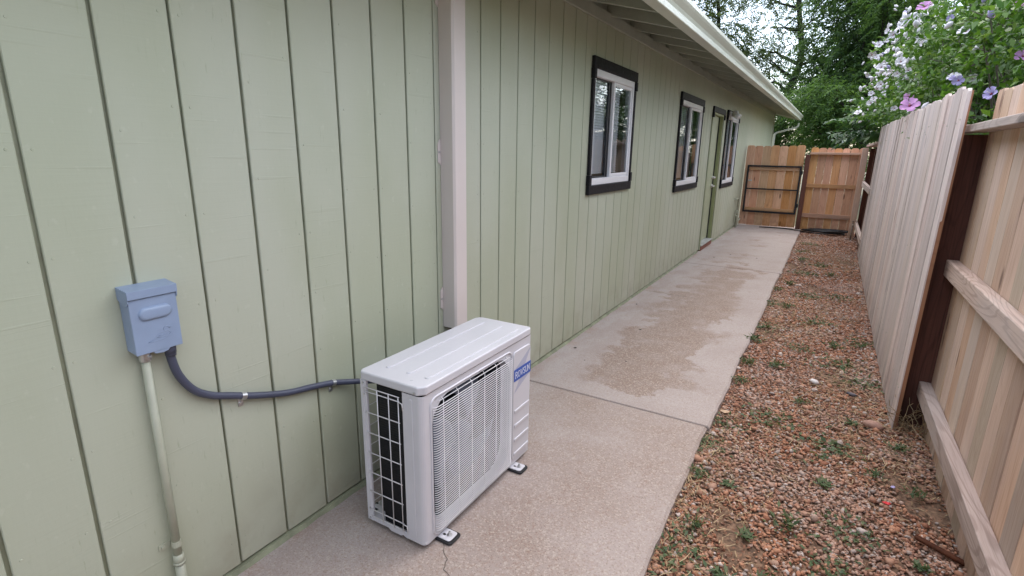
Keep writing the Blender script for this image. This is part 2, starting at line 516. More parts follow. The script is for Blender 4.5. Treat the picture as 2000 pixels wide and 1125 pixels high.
def ribbon(name, pts, w, mat, parent, z):
    vs, fs = [], []
    for i, (x, y) in enumerate(pts):
        q = pts[min(i + 1, len(pts) - 1)]
        o = pts[max(i - 1, 0)]
        d = Vector((q[0] - o[0], q[1] - o[1])).normalized()
        ww = w * (0.35 + 0.65 * math.sin(math.pi * (i + 0.3) / (len(pts)))) * random.uniform(0.6, 1.3)
        vs += [(x - d.y * ww, y + d.x * ww, z), (x + d.y * ww, y - d.x * ww, z)]
    for i in range(len(pts) - 1):
        fs.append((2 * i, 2 * i + 1, 2 * i + 3, 2 * i + 2))
    return MB().add(vs, fs).build(name, mat, parent)


def wander(a, b, n, amp):
    out = []
    o = 0.0
    for i in range(n + 1):
        t = i / n
        o = o * 0.7 + random.uniform(-amp, amp)
        e = o * math.sin(math.pi * t)
        d = Vector((b[0] - a[0], b[1] - a[1])).normalized()
        out.append((a[0] + (b[0] - a[0]) * t - d.y * e, a[1] + (b[1] - a[1]) * t + d.x * e))
    return out


ribbon('crack', wander((0.52, 1.50), (0.84, 1.18), 26, 0.012), 0.0014, M['crack'], walk, 0.0012)
ribbon('crack', wander((0.0, 5.98), (0.62, 5.96), 22, 0.012), 0.0035, M['crack'], walk, 0.0012)
ribbon('crack', wander((0.05, 1.72), (0.17, 1.60), 12, 0.008), 0.0018, M['crack'], walk, 0.0012)

# gravel bed: soil sheet, then loose stones
nx, ny = 16, 160
xs, ys = np.linspace(1.295, 2.6, nx), np.linspace(-3.5, 13.6, ny)
gx_, gy_ = np.meshgrid(xs, ys)


def bed_z(x, y):
    return -0.042 + 0.008 * np.sin(x * 5 + y * 1.7) * np.sin(y * 2.3 + x) + 0.006 * np.sin(9 * x - 4 * y) + 0.018 * np.clip((x - 2.0) / 0.4, 0, 1)


vv = np.stack([gx_.ravel(), gy_.ravel(), bed_z(gx_, gy_).ravel()], 1)
ff = [(j * nx + i, j * nx + i + 1, (j + 1) * nx + i + 1, (j + 1) * nx + i) for j in range(ny - 1) for i in range(nx - 1)]
o = link('gravel_bed', np_mesh('gravel_bed', vv, ff, M['soil'], True))
tag(o, kind='structure')

PHI = (1 + 5 ** 0.5) / 2
ico_v = np.array([(-1, PHI, 0), (1, PHI, 0), (-1, -PHI, 0), (1, -PHI, 0), (0, -1, PHI), (0, 1, PHI), (0, -1, -PHI), (0, 1, -PHI), (PHI, 0, -1), (PHI, 0, 1), (-PHI, 0, -1), (-PHI, 0, 1)], float)
ico_v /= np.linalg.norm(ico_v[0])
ico_f = np.array([(0, 11, 5), (0, 5, 1), (0, 1, 7), (0, 7, 10), (0, 10, 11), (1, 5, 9), (5, 11, 4), (11, 10, 2), (10, 7, 6), (7, 1, 8), (3, 9, 4), (3, 4, 2), (3, 2, 6), (3, 6, 8), (3, 8, 9), (4, 9, 5), (2, 4, 11), (6, 2, 10), (8, 6, 7), (9, 8, 1)])


def rot_mats(a, b, c):
    ca, sa, cb, sb, cc, sc = np.cos(a), np.sin(a), np.cos(b), np.sin(b), np.cos(c), np.sin(c)
    z = np.zeros_like(a); w = np.ones_like(a)
    Rz = np.stack([ca, -sa, z, sa, ca, z, z, z, w], -1).reshape(-1, 3, 3)
    Rx = np.stack([w, z, z, z, cb, -sb, z, sb, cb], -1).reshape(-1, 3, 3)
    Ry = np.stack([cc, z, sc, z, w, z, -sc, z, cc], -1).reshape(-1, 3, 3)
    return Rz @ Rx @ Ry


def stones(n, y0, y1, smin, smax, seed):
    r = np.random.default_rng(seed)
    x = r.uniform(1.315, 2.42, n)
    y = r.uniform(y0, y1, n)
    bare = np.sin(x * 6.3 + y * 2.1) + np.sin(y * 3.7 - x * 4.0) + 0.8 * np.sin(11 * x + 7 * y) + r.normal(0, 0.35, n)
    ok_ = bare < 1.95
    x, y = x[ok_], y[ok_]
    n = len(x)
    s = smin + (smax - smin) * r.beta(1.6, 3.2, n)
    sc = np.stack([s * r.uniform(0.8, 1.35, n), s * r.uniform(0.65, 1.0, n), s * r.uniform(0.38, 0.65, n)], -1)
    base = ico_v[None] * (1 + r.normal(0, 0.13, (n, 12, 1)))
    P = base * sc[:, None]
    P = np.einsum('nij,nkj->nki', rot_mats(r.uniform(0, 6.28, n), r.normal(0, 0.35, n), r.normal(0, 0.35, n)), P)
    z = bed_z(x, y) + s * r.uniform(0.1, 0.75, n) + r.uniform(0, 0.006, n)
    P += np.stack([x, y, z], -1)[:, None]
    F = ico_f[None] + (np.arange(n) * 12)[:, None, None]
    return P.reshape(-1, 3), F.reshape(-1, 3)


a1, f1 = stones(27000, 0.9, 4.6, 0.0045, 0.0155, 1)
a2, f2 = stones(17000, 4.6, 8.0, 0.006, 0.018, 2)
a3, f3 = stones(9500, 8.0, 13.3, 0.009, 0.021, 3)
a4, f4 = stones(700, 0.9, 9.0, 0.014, 0.030, 4)
P = np.concatenate([a1, a2, a3, a4])
F = np.concatenate([f1, f2 + len(a1), f3 + len(a1) + len(a2), f4 + len(a1) + len(a2) + len(a3)])
o = link('gravel', np_mesh('gravel', P, F, M['gravel'], True))
tag(o, 'loose red, tan and grey gravel between the concrete path and the wood fence', 'gravel', kind='stuff')

# dry straw and needles lying over the stones
r = np.random.default_rng(9)
n = 15000
x = r.uniform(1.30, 2.40, n); y = 1.0 + 12.0 * r.beta(1.1, 1.5, n)
keep = (np.sin(x * 4.1 + y * 1.3) + np.sin(y * 2.1 - x * 3) + r.normal(0, 0.7, n) > 0.2)
x, y = x[keep], y[keep]; n = len(x)
a = r.uniform(0, 6.28, n); L = r.uniform(0.02, 0.075, n); w = r.uniform(0.0008, 0.0022, n)
d = np.stack([np.cos(a), np.sin(a), r.normal(0, 0.12, n)], -1)
s = np.stack([-np.sin(a), np.cos(a), r.normal(0, 0.3, n)], -1) * w[:, None]
p0 = np.stack([x, y, bed_z(x, y) + r.uniform(0.010, 0.022, n)], -1)
p1 = p0 + d * L[:, None]
mid = (p0 + p1) / 2 + np.stack([r.normal(0, 0.004, n), r.normal(0, 0.004, n), r.uniform(0.0, 0.006, n)], -1)
V = np.stack([p0 - s, p0 + s, mid - s, mid + s, p1 - s * 0.4, p1 + s * 0.4], 1).reshape(-1, 3)
k = (np.arange(n) * 6)[:, None]
Q = np.concatenate([k + np.array([[0, 1, 3, 2]]), k + np.array([[2, 3, 5, 4]])])
o = link('straw_litter', np_mesh('straw_litter', V, Q, M['straw']))
tag(o, 'dry straw and needles scattered over the red gravel', 'straw', kind='stuff')

r = np.random.default_rng(19)
n = 16000
x = r.uniform(1.30, 2.40, n); y = 1.0 + 12.2 * r.beta(1.0, 1.4, n)
keep = np.sin(x * 6.3 + y * 2.1) + np.sin(y * 3.7 - x * 4.0) + 0.8 * np.sin(11 * x + 7 * y) + r.normal(0, 0.8, n) > 0.0
x, y = x[keep], y[keep]; n = len(x)
a = r.uniform(0, 6.28, n)
hl, hw = r.uniform(0.005, 0.017, n), r.uniform(0.002, 0.006, n)
u = np.stack([np.cos(a), np.sin(a), r.normal(0, 0.25, n)], -1)
w_ = np.stack([-np.sin(a), np.cos(a), r.normal(0, 0.3, n)], -1)
p = np.stack([x, y, bed_z(x, y) + r.uniform(0.006, 0.020, n)], -1)
V = np.stack([p - u * hl[:, None], p + w_ * hw[:, None], p + u * hl[:, None], p - w_ * hw[:, None]], 1).reshape(-1, 3)
o = link('leaf_litter', np_mesh('leaf_litter', V, np.arange(n * 4).reshape(-1, 4), m_island('brown_leaf_crumbs', [(0.0, (0.10, 0.045, 0.028)), (0.5, (0.21, 0.10, 0.06)), (1.0, (0.34, 0.20, 0.12))], 0.85)))
tag(o, 'crumbled brown leaf litter lying among the red gravel', 'leaf litter', kind='stuff')

# ------------------------------------------------------------------ house
house = empty('house', (0, 0, 0), 'long single-storey house with sage green grooved siding, black window trim and open eaves', 'house')
YB, YE = -3.93, 18.21
GP, GY0 = 0.2032, 0.542


def eave(y):
    return 0.0085 * (y - 4.0)


WINS = [(4.115, 5.185, 1.215, 2.285), (6.935, 8.255, 1.075, 2.290), (10.25, 11.58, 0.955, 2.305)]
DOOR = (8.99, 9.97, 0.0, 2.275)
OPEN = [(a + 0.045, b - 0.045, z0 + 0.06, z1 - 0.06) for a, b, z0, z1 in WINS] + [(DOOR[0] + 0.05, DOOR[1] - 0.05, -0.1, DOOR[3] - 0.08)]


def wall_boxes(mb, y0, y1, z0, z1, x0, x1):
    """box less the openings"""
    ev = sorted({y0, y1} | {min(max(e, y0), y1) for o_ in OPEN for e in o_[:2]})
    for a, b in zip(ev[:-1], ev[1:]):
        if b - a < 1e-5:
            continue
        m = (a + b) / 2
        zs = [(z0, z1)]
        for oa, ob, oz0, oz1 in OPEN:
            if oa < m < ob:
                zs = []
                if oz0 > z0:
                    zs.append((z0, oz0))
                zs.append((oz1, z1))
        for c, d_ in zs:
            mb.box(x0, x1, a, b, c, d_)


wall = MB()
wall_boxes(wall, YB, YE - 0.02, -0.05, 2.78, -0.10, -0.0135)
wall = wall.build('wall', M['groove'], house)
n = -22
y = GY0 + GP * n
while y < YE - 0.03:
    y1 = min(y + GP, YE - 0.012)
    a, b = y + 0.0055, y1 - 0.0055
    if n % 6 == 2:
        a -= 0.0025                                   # tight butt joint between sheets
    zb_, zt_ = 0.027 + random.uniform(-0.003, 0.003), 2.60 + eave(y)
    xf = random.uniform(-0.0004, 0.0004)
    polys = [[(a, zb_), (b, zb_), (b, zt_), (a, zt_)]]
    for oa, ob, oz0, oz1 in OPEN:
        if ob <= a or oa >= b:
            continue
        low = oz0 <= zb_
        if oa <= a and ob >= b:                       # spans the whole board
            polys = [[(a, oz1), (b, oz1), (b, zt_), (a, zt_)]] + ([] if low else [[(a, zb_), (b, zb_), (b, oz0), (a, oz0)]])
        elif oa > a and ob >= b:                      # bites the far edge
            polys = [[(a, zb_), (oa, zb_)] + ([] if low else []) + ([(oa, oz1)] if low else [(b, zb_), (b, oz0), (oa, oz0), (oa, oz1)]) + [(b, oz1), (b, zt_), (a, zt_)]]
            if not low:
                polys = [[(a, zb_), (b, zb_), (b, oz0), (oa, oz0), (oa, oz1), (b, oz1), (b, zt_), (a, zt_)]]
        elif oa <= a and ob < b:                      # bites the near edge
            polys = [[(ob, zb_), (b, zb_), (b, zt_), (a, zt_), (a, oz1), (ob, oz1)]] if low else [[(a, zb_), (b, zb_), (b, zt_), (a, zt_), (a, oz1), (ob, oz1), (ob, oz0), (a, oz0)]]
    for pl in polys:
        MB().prism(pl, 0, -0.0125, xf).build('plank', M['siding'], wall, bevel=0.0022)
    n += 1
    y = GY0 + GP * n
nl = MB()
for k in range(-22, 88):
    yy = GY0 + GP * k
    if not (0.3 < yy < 8.0):
        continue
    z = 0.12 + random.uniform(0, 0.1)
    while z < 2.5:
        for s_ in ((1,) if k % 2 else (1, -1)):
            if random.random() < 0.75:
                py = yy + s_ * random.uniform(0.022, 0.032)
                if not any(oa - 0.05 < py < ob + 0.05 and oz0 - 0.05 < z < oz1 + 0.05 for oa, ob, oz0, oz1 in OPEN):
                    nl.tube([(-0.001, py, z), (0.0016, py, z)], [0.0046, 0.0036], 7)
        z += random.uniform(0.24, 0.34)
tag(nl.build('nail_heads', M['siding'], wall), kind='stuff')
# painted foundation edge under the siding, uneven
vs, fs = [], []
ys = np.linspace(YB, YE, 340)
for i, yy in enumerate(ys):
    j = random.uniform(-0.002, 0.003)
    if 8.9 < yy < 10.05:
        j = -0.012
    vs += [(-0.012, yy, 0.0175), (0.003 + j, yy, 0.0145 + j * 0.4), (0.014 + j * 1.5, yy, -0.002), (0.0, yy, -0.03)]
for i in range(len(ys) - 1):
    for j in range(3):
        a = i * 4 + j
        fs.append((a, a + 4, a + 5, a + 1))
MB().add(vs, fs).build('foundation_edge', m_plain('sage_masonry_paint', (0.235, 0.25, 0.165), 0.75, var=0.25, vscale=9, bump=0.6), house)
MB().box(-0.07, 0.022, YE - 0.012, YE + 0.03, 0.02, 2.62 + eave(YE)).build('corner_board', M['siding'], house, bevel=0.003)
# rest of the shell
shell = MB()
shell.box(-8.1, -8.0, YB, YE, -0.05, 2.7).box(-8.0, -0.10, YB, YB + 0.1, -0.05, 2.7).box(-8.0, -0.10, YE - 0.12, YE - 0.02, -0.05, 2.7)
shell.prism([(-8.0, 2.7), (-0.1, 2.7), (-4.05, 3.75)], 1, YE - 0.12, YE - 0.02)
shell.build('outer_shell', M['siding'], house)
MB().box(-8.0, -0.1, YB, YE - 0.2, 0.0, 0.05).build('interior_floor', M['dark'], house)

# eaves
SL = 0.26                                              # roof fall per metre
XR = 0.60                                              # rafter tail
rafters_y = [3.84 + 0.585 * k for k in range(-13, 26)]
for ry in rafters_y:
    if ry > YE + 0.2:
        break
    zt = 2.735 + eave(ry)
    pts = [(-0.12, zt + 0.12 * SL), (XR, zt - XR * SL), (XR, zt - XR * SL - 0.115), (-0.12, zt + 0.12 * SL - 0.115)]
    MB().prism(pts, 1, ry - 0.019, ry + 0.019).build('rafter', M['eave'], house, bevel=0.002)
for a, b in zip(rafters_y[:-1], rafters_y[1:]):
    if b > YE:
        break
    zt = 2.72 + eave((a + b) / 2)
    MB().box(-0.05, -0.012, a + 0.021, b - 0.021, 2.60 + eave(a), zt).build('blocking', M['eave'], house)


def long_bar(profile, y0, y1, name, mat, parent, bevel=0.0, smooth=False):
    """profile in x,z, run along the wall following the eave line"""
    n = len(profile)
    vs = [(x, y0, z + eave(y0)) for x, z in profile] + [(x, y1, z + eave(y1)) for x, z in profile]
    fs = [tuple(range(n - 1, -1, -1)), tuple(range(n, 2 * n))] + [(i, (i + 1) % n, n + (i + 1) % n, n + i) for i in range(n)]
    return MB().add(vs, fs).build(name, mat, parent, bevel=bevel, smooth=smooth)


long_bar([(0.003, 2.545), (0.026, 2.545), (0.026, 2.632), (0.003, 2.632)], YB, YE + 0.02, 'frieze_board', M['eave'], house, 0.003)
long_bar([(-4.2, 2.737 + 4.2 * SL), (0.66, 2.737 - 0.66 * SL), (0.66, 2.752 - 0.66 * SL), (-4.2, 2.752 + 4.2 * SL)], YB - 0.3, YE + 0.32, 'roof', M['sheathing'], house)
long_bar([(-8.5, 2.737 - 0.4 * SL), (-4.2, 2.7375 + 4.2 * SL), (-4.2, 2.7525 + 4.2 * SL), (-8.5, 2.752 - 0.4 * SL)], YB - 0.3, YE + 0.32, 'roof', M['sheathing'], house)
long_bar([(-4.2, 2.757 + 4.2 * SL), (0.70, 2.757 - 0.70 * SL), (0.70, 2.768 - 0.70 * SL), (-4.2, 2.775 + 4.2 * SL)], YB - 0.3, YE + 0.33, 'roof_covering', m_plain('grey_shingle', (0.12, 0.115, 0.11), 0.9, var=0.3, vscale=8), house)
long_bar([(0.602, 2.46), (0.622, 2.46), (0.622, 2.578), (0.602, 2.582)], YB - 0.3, YE + 0.32, 'fascia', M['eave'], house, 0.002)
# K-style gutter: hollow section
gut = [(0.624, 2.565), (0.624, 2.435), (0.628, 2.430), (0.700, 2.430), (0.704, 2.434), (0.704, 2.470), (0.712, 2.492), (0.735, 2.520), (0.744, 2.535), (0.744, 2.562), (0.738, 2.568), (0.730, 2.565), (0.730, 2.556), (0.738, 2.553), (0.738, 2.540), (0.700, 2.480), (0.698, 2.438), (0.630, 2.438), (0.630, 2.565)]
long_bar(gut, YB - 0.3, YE + 0.30, 'gutter', M['gutter'], house)
# gutter end cap, gable verge board, downspout elbow at the far corner
e = eave(YE)
MB().prism([(x, z + e) for x, z in gut[:10]] + [(0.63, 2.565 + e)], 1, YE + 0.301, YE + 0.305).build('gutter_end', M['gutter'], house)
MB().prism([(-4.2, 2.745 + 4.2 * SL + e), (0.66, 2.745 - 0.66 * SL + e), (0.66, 2.60 - 0.66 * SL + e), (-4.2, 2.60 + 4.2 * SL + e)], 1, YE + 0.285, YE + 0.322).build('verge_board', M['gutter'], house, bevel=0.002)
MB().tube([(0.66, YE + 0.20, 2.47), (0.66, YE + 0.20, 2.40), (0.60, YE + 0.20, 2.34), (0.12, YE + 0.10, 2.20), (0.055, YE + 0.07, 2.14), (0.055, YE + 0.07, 0.1)], 0.034, 4).build('downspout', M['gutter'], house)


# windows
def window(a, b, z0, z1, nslat, blind=True):
    fr = MB()
    ia, ib, iz0, iz1 = a + 0.048, b - 0.048, z0 + 0.075, z1 - 0.085
    fw = 0.026
    for q in ((ia, ia + fw, iz0, iz1), (ib - fw, ib, iz0, iz1), (ia + fw, ib - fw, iz0, iz0 + 0.055), (ia + fw, ib - fw, iz1 - 0.055, iz1)):
        fr.box(-0.06, 0.016, *q)
    w = fr.build('window', M['vinyl'], house, bevel=0.004)
    # black boards: head and foot with ears, thin sides
    t = MB()
    t.box(0.001, 0.030, a, b, z1 - 0.085, z1).box(0.001, 0.034, a - 0.004, a + 0.045, z1 - 0.165, z1 - 0.0855).box(0.001, 0.034, b - 0.045, b + 0.004, z1 - 0.165, z1 - 0.0855)
    t.build('head_trim', M['trim_black'], w, bevel=0.004)
    t = MB()
    t.box(0.001, 0.030, a, b, z0, z0 + 0.075).box(0.001, 0.034, a - 0.004, a + 0.045, z0 + 0.0755, z0 + 0.16).box(0.001, 0.034, b - 0.045, b + 0.004, z0 + 0.0755, z0 + 0.16)
    t.build('foot_trim', M['trim_black'], w, bevel=0.004)
    MB().box(0.001, 0.024, a + 0.005, a + 0.0465, z0 + 0.161, z1 - 0.166).build('side_trim', M['trim_black'], w, bevel=0.003)
    MB().box(0.001, 0.024, b - 0.0465, b - 0.005, z0 + 0.161, z1 - 0.166).build('side_trim', M['trim_black'], w, bevel=0.003)
    mid = (ia + ib) / 2
    pz0, pz1 = iz0 + 0.056, iz1 - 0.056
    # sliding sash on the far side stands proud, fixed light behind a dark screen stile on the near side
    s = MB()
    sy0, sy1 = mid - 0.012, ib - fw - 0.001
    for q in ((sy0, sy0 + 0.034, pz0, pz1), (sy1 - 0.022, sy1, pz0, pz1), (sy0 + 0.034, sy1 - 0.022, pz0, pz0 + 0.030), (sy0 + 0.034, sy1 - 0.022, pz1 - 0.028, pz1)):
        s.box(-0.024, 0.004, *q)
    s.build('sash', M['vinyl'], w, bevel=0.003)
    d = MB()
    for q in ((mid - 0.075, mid - 0.052, pz0, pz1), (mid - 0.036, mid - 0.014, pz0, pz1), (ia + fw + 0.001, ia + fw + 0.010, pz0, pz1), (ia + fw + 0.010, mid - 0.075, pz1 - 0.012, pz1), (ia + fw + 0.010, mid - 0.075, pz0, pz0 + 0.012)):
        d.box(-0.036, -0.020, *q)
    d.build('screen_frame', M['gasket'], w)
    MB().box(-0.034, -0.0305, mid - 0.0515, mid - 0.0365, pz0, pz1).build('stile', M['vinyl'], w)
    MB().add([(-0.030, ia + fw, pz0), (-0.030, mid - 0.02, pz0), (-0.030, mid - 0.02, pz1), (-0.030, ia + fw, pz1)], [(0, 1, 2, 3)]).build('pane', M['glass'], w)
    MB().add([(-0.006, sy0 + 0.034, pz0 + 0.03), (-0.006, sy1 - 0.022, pz0 + 0.03), (-0.006, sy1 - 0.022, pz1 - 0.028), (-0.006, sy0 + 0.034, pz1 - 0.028)], [(0, 1, 2, 3)]).build('pane', M['glass'], w)
    # slatted blind indoors
    if blind:
        bl = MB()
        top, bot = iz1 - 0.03, iz0 + 0.10
        for k in range(nslat):
            z = top - (top - bot) * k / (nslat - 1)
            bl.add([(-0.060, ia + 0.004, z + 0.0115), (-0.060, ib - (ib - ia) * 0.20, z + 0.0115), (-0.048, ib - (ib - ia) * 0.20, z - 0.0115), (-0.048, ia + 0.004, z - 0.0115)], [(0, 1, 2, 3)])
        bl.build('blind', M['blind'], w)
    return w


window(*WINS[0], 36)
window(*WINS[1], 42)
window(*WINS[2], 46)

# door in its recess
a, b, z0, z1 = DOOR
dr = MB().box(-0.095, -0.055, a + 0.082, b - 0.10, 0.115, z1 - 0.118).build('door', M['door'], house, bevel=0.003)
j = MB()
j.box(-0.10, 0.012, a + 0.052, a + 0.080, 0.10, z1 - 0.082).box(-0.10, 0.012, b - 0.085, b - 0.052, 0.10, z1 - 0.082).box(-0.10, 0.012, a + 0.081, b - 0.086, z1 - 0.113, z1 - 0.082)
j.build('jamb', M['jamb'], dr, bevel=0.002)
k = MB()
k.box(-0.055, -0.040, b - 0.101, b - 0.0855, 0.10, z1 - 0.12).box(0.0, 0.016, a + 0.030, a + 0.0515, 0.02, z1 - 0.086).box(0.0, 0.016, b - 0.0515, b - 0.036, 0.02, z1 - 0.086)
k.build('weatherstrip', M['gasket'], dr)
t = MB()
t.box(0.001, 0.030, a - 0.01, b + 0.01, z1 - 0.085, z1).box(0.001, 0.034, a - 0.014, a + 0.040, z1 - 0.165, z1 - 0.0855).box(0.001, 0.034, b - 0.040, b + 0.014, z1 - 0.165, z1 - 0.0855)
t.build('head_trim', M['trim_black'], dr, bevel=0.004)
MB().box(0.001, 0.020, a - 0.012, a + 0.029, 0.02, z1 - 0.166).build('side_trim', M['door'], dr, bevel=0.003)
MB().box(0.001, 0.020, b - 0.035, b + 0.012, 0.02, z1 - 0.166).build('side_trim', M['door'], dr, bevel=0.003)
MB().prism([(-0.10, 0.112), (0.04, 0.096), (0.04, 0.080), (-0.10, 0.080)], 1, a + 0.03, b - 0.03).build('threshold', M['sill'], dr, bevel=0.002)
MB().box(-0.10, 0.028, a + 0.03, b - 0.03, 0.0, 0.0795).build('step_face', M['brick_red'], dr, bevel=0.004)
for hz, ln in ((1.16, 0.0), (1.02, 0.09)):
    h = MB().tube([(-0.054, b - 0.17, hz), (-0.035, b - 0.17, hz)], 0.030, 16)
    h.tube([(-0.035, b - 0.17, hz), (0.0, b - 0.17, hz)], 0.012 if ln else 0.02, 12)
    if ln:
        h.tube([(-0.003, b - 0.17, hz), (0.0, b - 0.20, hz), (0.0, b - 0.17 - ln - 0.02, hz - 0.005)], 0.010, 10)
    h.build('handle' if ln else 'deadbolt', M['steel'], dr, smooth=True)

# ------------------------------------------------------------------ line-set cover up the wall
lc = empty('line_set_cover', (0, 2.262, 0.62), 'tall ivory duct cover running up the green wall behind the white outdoor unit', 'duct cover')
c = MB()
c.prism([(0.002, -0.056), (0.078, -0.056), (0.088, -0.046), (0.088, 0.046), (0.078, 0.056), (0.002, 0.056), (0.002, 0.053), (0.076, 0.053), (0.085, 0.044), (0.085, -0.044), (0.076, -0.053), (0.002, -0.053)], 2, 0.0, 1.925)
c.build('cover', M['tan'], lc)
for z in (0.16, 0.93, 1.66):
    f = MB().prism([(-0.057, z - 0.065), (-0.080, z - 0.050), (-0.080, z + 0.042), (-0.066, z + 0.062), (-0.057, z + 0.062)], 0, 0.0015, 0.005)
    f = f.build('flange', M['tan'], lc, bevel=0.001)
    MB().tube([(0.005, -0.070, z), (0.009, -0.070, z)], 0.0055, 10).build('screw', M['zinc'], f)
ln = MB().tube([(0.035, -0.02, -0.03), (0.035, -0.02, 0.05)], 0.016, 12).tube([(0.035, 0.022, -0.03), (0.035, 0.022, 0.05)], 0.012, 12)
ln.tube([(0.035, -0.02, -0.03), (0.035, -0.02, -0.12), (0.06, -0.06, -0.25), (0.20, -0.18, -0.42)], 0.016, 10)
ln.build('insulated_pipe', M['rubber'], lc, smooth=True)

# ------------------------------------------------------------------ air-conditioner outdoor unit
AX, AY, L_, D_ = 0.539, 1.380, 0.842, 0.316
ac = empty('outdoor_unit', (AX, AY, 0), 'white air conditioner outdoor unit with wire grille and blue badge on the concrete path', 'air conditioner')
ZB, ZL, ZT = 0.024, 0.675, 0.712


def rounded(x0, x1, y0, y1, r, seg=4):
    pts = []
    for cx, cy, a0 in ((x1 - r, y1 - r, 0), (x0 + r, y1 - r, 90), (x0 + r, y0 + r, 180), (x1 - r, y0 + r, 270)):
        for i in range(seg + 1):
            a = R(a0 + 90 * i / seg)
            pts.append((cx + r * math.cos(a), cy + r * math.sin(a)))
    return pts


# front panel: flat sheet with a round fan opening, wrapped round the near corner
FY0, FY1, FZ0, FZ1 = 0.060, 0.650, 0.045, 0.640
fcy, fcz, fr_ = 0.350, 0.343, 0.291
seg = 64
outer = []
hy0, hy1, hz0, hz1 = 0.022, L_ - 0.002, ZB, ZL - 0.002
ring = []
for i in range(seg):
    a = 2 * math.pi * i / seg
    ca, sa = math.cos(a), math.sin(a)
    # wide round opening cut flat by the panel on its four sides
    m_ = max(abs(ca), abs(sa))
    rr_ = min(0.362, 0.290 / m_)
    ring.append((0.0, fcy + rr_ * ca, fcz + rr_ * sa))
    outer.append((0.0, fcy + 0.2935 * ca / m_, fcz + 0.2935 * sa / m_))
cas = MB()
vs = outer + ring + [(-0.05, y, z) for _, y, z in ring]
fs = []
for i in range(seg):
    j_ = (i + 1) % seg
    fs += [(i, j_, seg + j_, seg + i), (seg + i, seg + j_, 2 * seg + j_, 2 * seg + i)]
cas.add(vs, fs)
q0, q1, w0, w1 = fcy - 0.2935, fcy + 0.2935, fcz - 0.2935, fcz + 0.2935
for (a, b, c_, d_) in ((hy0, q0, hz0, hz1), (q1, hy1, hz0, hz1), (q0, q1, hz0, w0), (q0, q1, w1, hz1)):
    cas.add([(0, a, c_), (0, b, c_), (0, b, d_), (0, a, d_)], [(0, 1, 2, 3)])
# near corner radius and the return down the end
cr = []
for i in range(6):
    a = R(270 + 90 * i / 5)
    cr.append((-0.022 + 0.022 * math.cos(a), 0.022 + 0.022 * math.sin(a)))
prof = [(-0.095, 0.012), (-0.095, 0.0)] + cr
vs = [(x, y, hz0) for x, y in prof] + [(x, y, hz1) for x, y in prof]
m_ = len(prof)
cas.add(vs, [(i, i + 1, m_ + i + 1, m_ + i) for i in range(m_ - 1)])
# far side, rear right cover, floor tray skirt, rear corner post
cas.add([(0, hy1, hz0), (-D_, hy1, hz0), (-D_, hy1, hz1), (0, hy1, hz1)], [(0, 1, 2, 3)])
cas.box(-D_, -D_ + 0.004, 0.60, hy1 - 0.001, hz0, hz1)
cas.add([(0, hy0, hz0), (0, hy1, hz0), (-0.02, hy1, hz0), (-0.02, hy0, hz0)], [(0, 1, 2, 3)])
casing = cas.build('casing', M['ac'], ac)
# stamped corner bead on the end return
MB().prism(rounded(-0.060, -0.044, 0.05, 0.655, 0.007), 1, -0.003, 0.001).build('bead', M['ac'], casing, bevel=0.0025)
# rear corner post with lips, and bottom tray
post = MB().prism([(-D_, 0.0), (-D_ + 0.034, 0.0), (-D_ + 0.034, 0.012), (-D_ + 0.004, 0.012), (-D_ + 0.004, 0.035), (-D_, 0.035)], 2, ZB + 0.004, ZL)
post = post.build('corner_post', M['ac'], ac, bevel=0.002)
MB().box(-D_ + 0.010, -D_ + 0.020, -0.0025, 0.001, ZB + 0.05, ZL - 0.02).build('bead', M['ac'], post, bevel=0.002)
tray = MB()
tray.box(-D_ + 0.002, -0.001, 0.004, L_ - 0.004, ZB + 0.006, ZB + 0.012)
tray.prism([(-D_ + 0.034, ZB + 0.005), (-0.20, ZB + 0.005), (-0.185, ZB - 0.004), (-0.13, ZB - 0.004), (-0.12, ZB + 0.003), (-0.096, ZB - 0.004), (-0.096, ZB + 0.026), (-D_ + 0.034, ZB + 0.026)], 1, 0.001, 0.004)
tray.build('base_tray', M['ac'], ac, bevel=0.001)
# lid with rolled edge, chamfered front corners and three pressed ribs
lid_o = [(0.006, 0.022), (0.006, L_ - 0.014), (-0.006, L_ + 0.002), (-D_ + 0.030, L_ + 0.002), (-D_ + 0.008, L_ - 0.008), (-D_ - 0.003, L_ - 0.030), (-D_ - 0.003, 0.016), (-D_ + 0.010, -0.004), (-0.018, -0.004)]
lid = MB().prism(lid_o, 2, ZL, ZT).build('lid', M['ac'], ac, bevel=0.007, seg=3)
for rx in (-0.240, -0.132, -0.040):
    pts = rounded(rx - 0.011, rx + 0.011, 0.075, 0.775, 0.0105, 4)
    MB().prism(pts, 2, ZT - 0.003, ZT + 0.0045).build('rib', M['ac'], lid, bevel=0.0038, seg=2)
# end opening: coil and guard wires
coil = MB().box(-0.232, -0.112, 0.018, 0.040, 0.040, ZL - 0.004).box(-D_ + 0.03, -D_ + 0.055, 0.06, 0.62, 0.04, ZL - 0.004)
for k in range(58):
    z = 0.05 + k * 0.0106
    coil.box(-0.230, -0.114, 0.0165, 0.0185, z, z + 0.004)
coil = coil.build('coil', M['coil'], ac)
MB().box(-0.108, -0.098, 0.014, 0.05, 0.03, ZL - 0.004).build('coil_plate', M['cavity'], coil)
gd = MB()
gx0, gx1 = -D_ + 0.037, -0.108
for z in (0.648, 0.630, 0.540, 0.450, 0.359, 0.268, 0.178, 0.088, 0.056):
    gd.tube([(gx0 - 0.012, -0.003, z), (gx1, -0.003, z)], 0.0021, 6)
for x in (-0.219, -0.160, -0.110):
    gd.tube([(x, -0.0065, 0.648), (x, -0.0065, 0.050)], 0.0021, 6)
